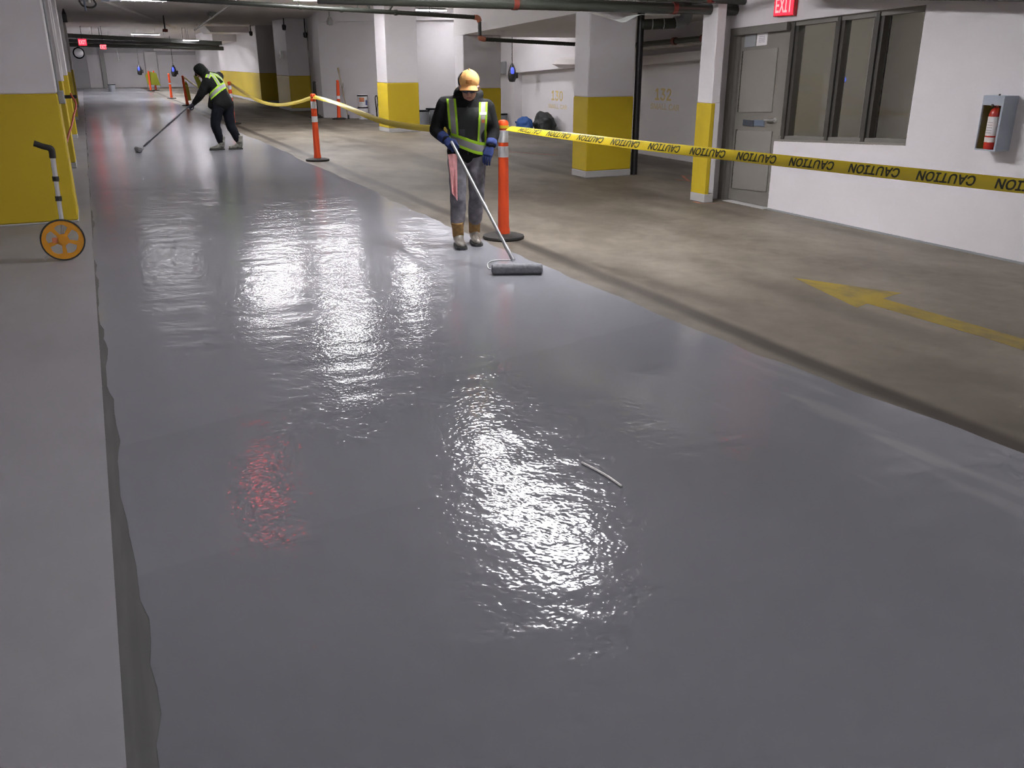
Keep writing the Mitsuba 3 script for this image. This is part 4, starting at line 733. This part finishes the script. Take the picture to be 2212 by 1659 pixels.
part(W, 'body', figure(pel, wai, che, nek, sL, sR, ((hpL, kL, aL), (hpR, kR, aR)), ((sL, eL, wL, hL), (sR, eR, wR, hR)), skull), 'm_skin', True)
tr = hullset([[(pel + [0, 0, 0.02], 0.125), (hpL, 0.10), (hpR, 0.10)], [(hpL, 0.098), (kL, 0.076)], [(kL, 0.076), (kL * 0.45 + aL * 0.55 + (q(0, -0.02, 0) - q(0, 0, 0)), 0.074)], [(kL * 0.45 + aL * 0.55 + (q(0, -0.02, 0) - q(0, 0, 0)), 0.074), (kL * 0.25 + aL * 0.75 , 0.066)],
              [(hpR, 0.098), (kR, 0.074)], [(kR, 0.074), (kR * 0.45 + aR * 0.55, 0.073)], [(kR * 0.45 + aR * 0.55, 0.073), (kR * 0.27 + aR * 0.73, 0.064)]], 0.02, 4)
part(W, 'trousers', wrinkle(tr, 0.022, 13.0, 3), 'm_jeans', True, label='faded grey work trousers')
jk = hullset([[(pel + [0, 0, 0.0], 0.135), (pel + (hpL - pel) * 0.9 + [0, 0, 0.02], 0.112), (pel + (hpR - pel) * 0.9 + [0, 0, 0.02], 0.112), (wai, 0.135)], [(wai, 0.135), (q(-0.09, 0.03, 1.2), 0.128), (q(0.115, 0.03, 1.19), 0.128)],
              [(q(-0.09, 0.03, 1.2), 0.128), (q(0.115, 0.03, 1.19), 0.128), (q(-0.10, 0.02, 1.30), 0.085), (q(0.14, 0.02, 1.28), 0.085), (nek - [0, 0, 0.04], 0.085)], [(sL, 0.073), (q(-0.10, 0.02, 1.30), 0.085)], [(sR, 0.073), (q(0.14, 0.02, 1.28), 0.085)],
              [(sL, 0.073), (sL * 0.5 + eL * 0.5, 0.068)], [(sL * 0.5 + eL * 0.5, 0.068), (eL, 0.062)], [(eL, 0.062), (wL, 0.045)], [(sR, 0.072), (sR * 0.5 + eR * 0.5, 0.066)], [(sR * 0.5 + eR * 0.5, 0.066), (eR, 0.061)], [(eR, 0.061), (wR, 0.046)],
              [(q(-0.055, 0.03, 1.40), 0.05), (q(0.0, -0.04, 1.42), 0.06), (q(0.12, 0.03, 1.39), 0.05), (nek - [0, 0, 0.05], 0.09)], [(q(-0.06, 0.0, 1.41), 0.045), (q(0.03, -0.06, 1.45), 0.06), (q(0.13, 0.0, 1.40), 0.045)]], 0.02, 4)
jt = hullset([[(pel + [0, 0, 0.0], 0.135), (pel + (hpL - pel) * 0.9 + [0, 0, 0.02], 0.112), (pel + (hpR - pel) * 0.9 + [0, 0, 0.02], 0.112), (wai, 0.135)], [(wai, 0.135), (q(-0.09, 0.03, 1.2), 0.128), (q(0.115, 0.03, 1.19), 0.128)]], 0.02, 4)
jt = wrinkle(jt, 0.014, 10.0, 5); jk = wrinkle(jk, 0.014, 10.0, 5); jkey = part(W, 'jacket', jk, 'm_jacket', True, label='black hooded work jacket')
part(W, 'jacket_zip', ribbon_on(jk, [[(q(0.02 + w_, 1.0, z), q(0, -1, 0) - q(0, 0, 0)) for w_ in (-0.004, 0.004)] for z in np.linspace(0.87, 1.30, 20)], 0.003, 0.002), 'm_rubber')
part(W, 'chest_pocket', ribbon_on(jk, [[(q(u_, 1.0, z), q(0, -1, 0) - q(0, 0, 0)) for u_ in np.linspace(-0.055, -0.005, 4)] for z in np.linspace(1.02, 1.10, 5)], 0.005, 0.004), mat('m_pocket', (0.055, 0.055, 0.065), 0.7, 0.3))
vest = part(W, 'vest_panel', ribbon_on(jk, [[(q(u_, 1.0, z), q(0, -1, 0) - q(0, 0, 0)) for u_ in np.linspace(-0.165, 0.175, 12)] for z in np.linspace(0.94, 1.29, 14)], 0.004, 0.002), 'm_bag_black', True, label='black mesh of the safety vest')
din = q(0, -1, 0) - q(0, 0, 0); du = q(1, 0, 0) - q(0, 0, 0); up_ = np.array([0, 0, 1.0])
stripes(W, jk, lambda s_: (q(-0.125 + 0.02 * math.sin(s_ * 1.5), 1.0, 1.365 - 0.37 * s_), din, du), 0.043, 0.009)
stripes(W, jk, lambda s_: (q(0.168 - 0.02 * s_, 1.0, 1.335 - 0.365 * s_), din, du), 0.040, 0.009)
def belt(s_):
    a = math.radians(-100 + 205 * s_); d_ = q(math.sin(a), math.cos(a), 0) - q(0, 0, 0); o = q(0.01, 0.0, 0.965 - 0.05 * math.sin(a)) + d_ * 0.6; return o, -d_, up_
stripes(W, jt, belt, 0.058, 0.011)
part(W, 'vest_badge', ribbon_on(jk, [[(q(u_, 1.0, z), din) for u_ in np.linspace(0.15, 0.178, 3)] for z in np.linspace(1.155, 1.185, 3)], 0.014, 0.002), 'm_label', label='small orange badge')
part(W, 'shoulder_clip', ribbon_on(jk, [[(q(u_, 1.0, z), din) for u_ in np.linspace(0.13, 0.195, 4)] for z in np.linspace(1.225, 1.25, 3)], 0.014, 0.002), 'm_reflective', label='pale shoulder buckle')
# cap, hair, glasses
HS = -1.0 if face_rt @ (q(1, 0, 0) - q(0, 0, 0)) > 0 else 1.0        # the dark hair shows on one side of the cap
cr = hullset([[(hp(0, -0.022, 0.045), 0.094), (hp(0, 0.02, 0.05), 0.088), (hp(0, 0.0, 0.085), 0.062)]], 0.02, 2)
part(W, 'cap', cr, 'm_cap', True, label='orange baseball cap')
an = np.linspace(-1.05, 1.05, 15); BR = np.array([[hp((0.080 + 0.016 * b_) * math.sin(a), 0.045 + (0.052 + 0.056 * b_) * math.cos(a), 0.030 - 0.030 * b_ + 0.012 * math.cos(a) - 0.02 * math.sin(a) ** 2) for b_ in np.linspace(0, 1, 5)] for a in an])
part(W, 'cap_brim', grid(BR, 0.006, face_up), 'm_cap_brim', True, label='curved orange brim')
part(W, 'cap_patch', ribbon_on(cr, [[(hp(r_, 0.4, u_), -face_fw) for r_ in np.linspace(-0.026, 0.026, 5)] for u_ in np.linspace(0.058, 0.088, 4)], 0.003, 0.002), 'm_cap_logo', label='small dark embroidered patch')
part(W, 'cap_button', trimesh.creation.icosphere(2, 0.008).apply_translation(hp(0, 0, 0.149)), 'm_cap')
part(W, 'hair', hullset([[(hp(HS * 0.03, -0.055, 0.03), 0.080), (hp(HS * 0.045, -0.05, -0.05), 0.05), (hp(-HS * 0.01, -0.06, 0.02), 0.070), (hp(-HS * 0.03, -0.05, -0.05), 0.045)], [(hp(HS * 0.056, -0.022, 0.045), 0.042), (hp(HS * 0.054, -0.015, 0.085), 0.034), (hp(HS * 0.056, -0.03, 0.0), 0.034)]], 0.02, 2), 'm_hair', True, label='dark hair and headband under the cap')
for s_ in (-1, 1):
    part(W, 'eye', trimesh.creation.icosphere(2, 0.0125).apply_translation(hp(0.031 * s_, 0.083, -0.006)), 'm_paper'); 
GL = np.array([[hp(0.076 * math.sin(a), 0.036 + 0.073 * math.cos(a) - 0.004 * k, 0.014 - 0.042 * k) for k in np.linspace(0, 1, 4)] for a in np.linspace(-1.25, 1.25, 20)])
part(W, 'glasses_lens', grid(GL, 0.003, face_fw), 'm_lens', True, label='dark wraparound safety glasses')
for s_ in (-1, 1): part(W, 'glasses_arm', grid(np.array([[hp(0.0745 * s_ + 0.006 * s_ * t_, 0.058 - 0.07 * t_, 0.012 - 0.018 * k) for k in (0, 1)] for t_ in np.linspace(0, 1, 4)]), 0.003, face_rt * s_), 'm_lensclear', label='clear side piece')
part(W, 'mouth', tube([hp(r_, 0.0855 - 3.0 * r_ * r_, -0.079) for r_ in np.linspace(-0.024, 0.024, 7)], [0.002, 0.0045, 0.005, 0.0045, 0.005, 0.0045, 0.002], 8), 'm_lips', True)
foot(W, aL, q(-0.095, -0.025, 0), q(-0.045, 0.235, 0), 'm_boot_cover', 'm_boot_tan', 'm_boot_sole', W, 0.26)
foot(W, aR, q(0.062, -0.185, 0), q(0.105, 0.075, 0), 'm_boot_cover', 'm_boot_tan', 'm_boot_sole', W, 0.26)
pole_lo, pole_hi = q(0.385, 1.20, 0.085), q(-0.128, 0.262, 1.00)
pax = pole_hi - pole_lo; pax /= np.linalg.norm(pax)
hand(W, wL, wL + (q(-0.085, 0.285, 0.94) - wL), pax, q(-0.3, 0.9, 0.5) - q(0, 0, 0), 'm_glove_dark' if False else 'm_glove', 'blue work glove on the roller pole', thumb_side=1)
part(W, 'cuff', tube([eL * 0.35 + wL * 0.65, wL, wL + (wL - eL) * 0.06], [0.052, 0.048, 0.040], 16), 'm_glove', True, label='blue glove cuff')
hand(W, wR, hR, q(1, 0.3, 0) - q(0, 0, 0), q(0.4, 0.8, 0.2) - q(0, 0, 0), 'm_glove', 'blue work glove hanging at the side', curl=False, thumb_side=-1)
part(W, 'cuff', tube([eR * 0.3 + wR * 0.7, wR, wR + (wR - eR) * 0.08], [0.054, 0.050, 0.040], 16), 'm_glove', True, label='blue glove cuff')
# the pink towel at the hip
TW = np.zeros((14, 8, 3))
for i in range(14):
    for j in range(8):
        a = i / 13; b = j / 7
        TW[i, j] = q(-0.165 + 0.085 * b * (1 - 0.35 * a) + 0.025 * a, 0.145 + 0.03 * a + 0.016 * math.sin(b * 9.5) * (0.3 + a) - 0.05 * b * (1 - a), 0.88 - 0.345 * a - 0.075 * b * a)
single('towel', grid(TW, 0.006, q(0, 1, 0) - q(0, 0, 0)), 'm_towel', 'pink towel hanging from the hip of the person in the orange cap', 'towel', smooth=True)
mat('m_darkpole', (0.07, 0.07, 0.085), 0.4, 0.4)
def roller(name, label, lo, hi, c, half_dir, r, hl, arm_side, cat_='paint roller', pole_m='m_steel'):
    """pole from hi down to lo; the roller cover lies at c along half_dir"""
    t = thing(name, label, cat_); lo, hi, c, hd = (np.array(v, float) for v in (lo, hi, c, half_dir)); hd /= np.linalg.norm(hd)
    part(t, 'pole', cyl(lo, hi, 0.0135), pole_m, 40, label='dark pole' if pole_m != 'm_steel' else 'grey metal pole'); part(t, 'ferrule', cyl(lo, lo + (hi - lo) * 0.12, 0.018), pole_m, 40); part(t, 'joint_sleeve', cyl(lo + (hi - lo) * 0.42, lo + (hi - lo) * 0.47, 0.017), pole_m, 40)
    part(t, 'roller_cover', lathe([[0, -hl], [r * 0.6, -hl], [r * 0.93, -hl + 0.01], [r, -hl + 0.03], [r, hl - 0.03], [r * 0.93, hl - 0.01], [r * 0.6, hl], [0, hl]], c, 28, hd), 'm_nap', 40, label='paint-soaked grey roller cover')
    e = c + hd * (hl + 0.02) * arm_side; back = lo - c; back = back - hd * (back @ hd)
    part(t, 'frame_arm', tube(bez([c + hd * hl * 0.9 * arm_side, e, e + hd * 0.012 * arm_side + back * 0.35, e + back * 0.75 - [0, 0, 0.0], lo * 0.3 + (e + back) * 0.7, lo], 8), 0.006, 8), 'm_steel', True, label='bent wire frame')
    return t
c1 = q(0.412, 1.245, 0.048)
roller('floor_roller', 'wide grey floor roller on a long pole pushed by the person in the cap', q(0.385, 1.15, 0.10), pole_hi, c1, q(1, 0.02, 0) - q(0, 0, 0), 0.045, 0.215, -1)

# --- bending worker far down the lane, seen from behind
q2 = frame((2.42, 19.05), (-0.126, -0.992)); V = 'person_001'
labels[V] = {'label': 'person in black hood and dark trousers bending over a long pole far down the lane', 'category': 'person'}
pel, wai, che, nek = q2(0.03, -0.02, 0.94), q2(-0.04, -0.05, 1.12), q2(-0.13, -0.13, 1.29), q2(-0.24, -0.2, 1.42)
sL, eL, wL, hL = q2(-0.225, 0.03, 1.31), q2(-0.375, 0.06, 1.06), q2(-0.515, -0.01, 0.905), q2(-0.60, -0.03, 0.825)
sR, eR, wR, hR = q2(0.01, -0.27, 1.40), q2(-0.16, -0.42, 1.20), q2(-0.36, -0.30, 1.06), q2(-0.44, -0.20, 1.00)
hpL, kL, aL = q2(-0.06, 0.06, 0.88), q2(-0.165, 0.08, 0.50), q2(-0.085, 0.05, 0.13)
hpR, kR, aR = q2(0.10, -0.08, 0.88), q2(0.125, -0.05, 0.48), q2(0.265, -0.03, 0.14)
H = q2(-0.335, -0.27, 1.50); face_up = q2(-0.55, -0.4, 0.75) - q2(0, 0, 0); face_up /= np.linalg.norm(face_up)
face_fw = q2(-0.62, -0.35, -0.7) - q2(0, 0, 0); face_fw -= face_up * (face_fw @ face_up); face_fw /= np.linalg.norm(face_fw); face_rt = np.cross(face_fw, face_up)
hp = lambda r_, f_, u_: H + face_rt * r_ + face_fw * f_ + face_up * u_
skull2 = [[(hp(0, -0.02, 0.03), 0.086), (hp(0, 0.025, 0.02), 0.078)], [(hp(0, 0.02, 0.0), 0.074), (hp(0.022, 0.045, -0.075), 0.036), (hp(-0.022, 0.045, -0.075), 0.036)], [(hp(0, 0.055, -0.10), 0.026), (hp(0, 0.05, -0.06), 0.04)],
          [(hp(0, 0.098, -0.012), 0.010), (hp(0, 0.112, -0.045), 0.013), (hp(0.012, 0.098, -0.048), 0.009), (hp(-0.012, 0.098, -0.048), 0.009)],
          [(hp(0.03, 0.088, 0.012), 0.012), (hp(-0.03, 0.088, 0.012), 0.012)], [(hp(0, -0.02, -0.05), 0.055), (nek, 0.058)]]
part(V, 'body', figure(pel, wai, che, nek, sL, sR, ((hpL, kL, aL), (hpR, kR, aR)), ((sL, eL, wL, hL), (sR, eR, wR, hR)), skull2), 'm_skin', True)
part(V, 'trousers', wrinkle(hullset([[(pel, 0.135), (hpL, 0.13), (hpR, 0.13)], [(hpL, 0.13), (kL, 0.092)], [(kL, 0.092), (kL * 0.5 + aL * 0.5, 0.084)], [(kL * 0.5 + aL * 0.5, 0.084), (kL * 0.10 + aL * 0.90, 0.066)],
              [(hpR, 0.13), (kR, 0.092)], [(kR, 0.092), (kR * 0.5 + aR * 0.5, 0.086)], [(kR * 0.5 + aR * 0.5, 0.086), (kR * 0.10 + aR * 0.90, 0.066)]], 0.025, 4), 0.025, 10, 8), 'm_darkjeans', True, label='dark blue work trousers')
jk2 = hullset([[(pel - [0, 0, 0.02], 0.17), (pel + (hpL - pel) * 0.9, 0.145), (pel + (hpR - pel) * 0.9, 0.145), (wai, 0.17)], [(wai, 0.17), (che + (sL - che) * 0.45, 0.14), (che + (sR - che) * 0.45, 0.14)],
               [(che + (sL - che) * 0.5, 0.13), (che + (sR - che) * 0.5, 0.13), (nek, 0.095)], [(sL, 0.09), (che, 0.13)], [(sR, 0.09), (che, 0.13)], [(q2(-0.19, 0.02, 0.86), 0.075), (wai, 0.15), (hpL, 0.11)],
               [(sL, 0.092), (sL * 0.5 + eL * 0.5, 0.088)], [(sL * 0.5 + eL * 0.5, 0.088), (eL, 0.078)], [(eL, 0.078), (wL, 0.050)], [(sR, 0.092), (eR, 0.075)], [(eR, 0.075), (wR, 0.048)]], 0.025, 4)
jt2 = wrinkle(hullset([[(pel - [0, 0, 0.02], 0.17), (pel + (hpL - pel) * 0.9, 0.145), (pel + (hpR - pel) * 0.9, 0.145), (wai, 0.17)], [(wai, 0.17), (che + (sL - che) * 0.45, 0.14), (che + (sR - che) * 0.45, 0.14)]], 0.025, 4), 0.016, 9.0, 9)
jk2 = wrinkle(jk2, 0.016, 9.0, 9); part(V, 'jacket', jk2, 'm_jacket', True, label='black work jacket')
part(V, 'hood', hullset([[(hp(0, -0.035, 0.03), 0.108), (hp(0, 0.005, 0.05), 0.098), (hp(0, -0.02, -0.04), 0.10)], [(hp(0, -0.05, -0.04), 0.10), (nek, 0.095)]], 0.025, 3), 'm_jacket_green', True, label='black hood pulled up')
part(V, 'cap_brim', grid(np.array([[hp(0.08 * math.sin(a), 0.045 + (0.05 + 0.055 * b_) * math.cos(a), 0.035 - 0.03 * b_) for b_ in np.linspace(0, 1, 4)] for a in np.linspace(-1.05, 1.05, 11)]), 0.006, face_up), 'm_jacket', True)
# vest: belt round the waist, two straps crossing the back, front panel hanging free
spine = nek - pel; spine /= np.linalg.norm(spine); lat = (sR - sL); lat -= spine * (lat @ spine); lat /= np.linalg.norm(lat); bk_ = np.cross(lat, spine); bk_ *= np.sign(bk_ @ (q2(0.3, 1, 0.4) - q2(0, 0, 0)))
def belt2(s_):
    a = math.radians(-115 + 230 * s_); d_ = bk_ * math.cos(a) + lat * math.sin(a); return pel + spine * (0.20 + 0.05 * math.sin(a)) + d_ * 0.6, -d_, spine
stripes(V, jt2, belt2, 0.062, 0.010)
def strap(a0, l0, a1, l1):
    def f(s_):
        dr_ = spine * (a1 - a0) + lat * (l1 - l0); o = pel + spine * a0 + lat * l0 + dr_ * s_ + bk_ * 0.6; ac = np.cross(bk_, dr_ / np.linalg.norm(dr_)); return o, -bk_, ac
    return f
stripes(V, jk2, strap(0.24, -0.055, 0.52, -0.045), 0.042, 0.008); stripes(V, jk2, strap(0.28, 0.15, 0.55, -0.02), 0.036, 0.010); stripes(V, jk2, strap(0.44, -0.19, 0.52, -0.07), 0.038, 0.009)
VP = np.array([[q2(-0.475 + 0.075 * a, -0.22 + 0.10 * b_, 1.425 - 0.26 * a - 0.06 * b_ + 0.03 * (1 - a) * b_) + (q2(0.15 * b_ * (0.6 + 0.4 * a), 0, 0) - q2(0, 0, 0)) for b_ in np.linspace(0, 1, 6)] for a in np.linspace(0, 1, 8)])
part(V, 'vest_front', grid(VP, 0.004, q2(-0.2, 1, 0) - q2(0, 0, 0)), 'm_hivis_yellow', True, label='yellow front of the vest hanging down')
foot(V, aL, q2(-0.035, 0.05, 0), q2(-0.325, 0.10, 0), 'm_boot_white', 'm_boot_white', 'm_boot_sole', V, 0.30, 0.060, 1.2)
foot(V, aR, q2(0.315, -0.03, 0), q2(0.045, 0.02, 0), 'm_boot_white', 'm_boot_white', 'm_boot_sole', V, 0.30, 0.060, 1.2)
plo, phi_ = q2(-1.56, -0.01, 0.10), q2(-0.40, -0.10, 1.02); pax2 = phi_ - plo
hand(V, wL, hL, pax2, q2(-0.2, 0.9, 0.4) - q2(0, 0, 0), 'm_glove_dark', 'dark glove on the pole')
hand(V, wR, hR, pax2, q2(-0.2, -0.6, 0.6) - q2(0, 0, 0), 'm_glove_dark', 'dark glove on the pole')
roller('floor_roller', 'grey floor roller on a long dark pole held by the bending person', plo, phi_, q2(-1.66, -0.02, 0.052), q2(0.25, 1, 0) - q2(0, 0, 0), 0.048, 0.20, 1, pole_m='m_darkpole')
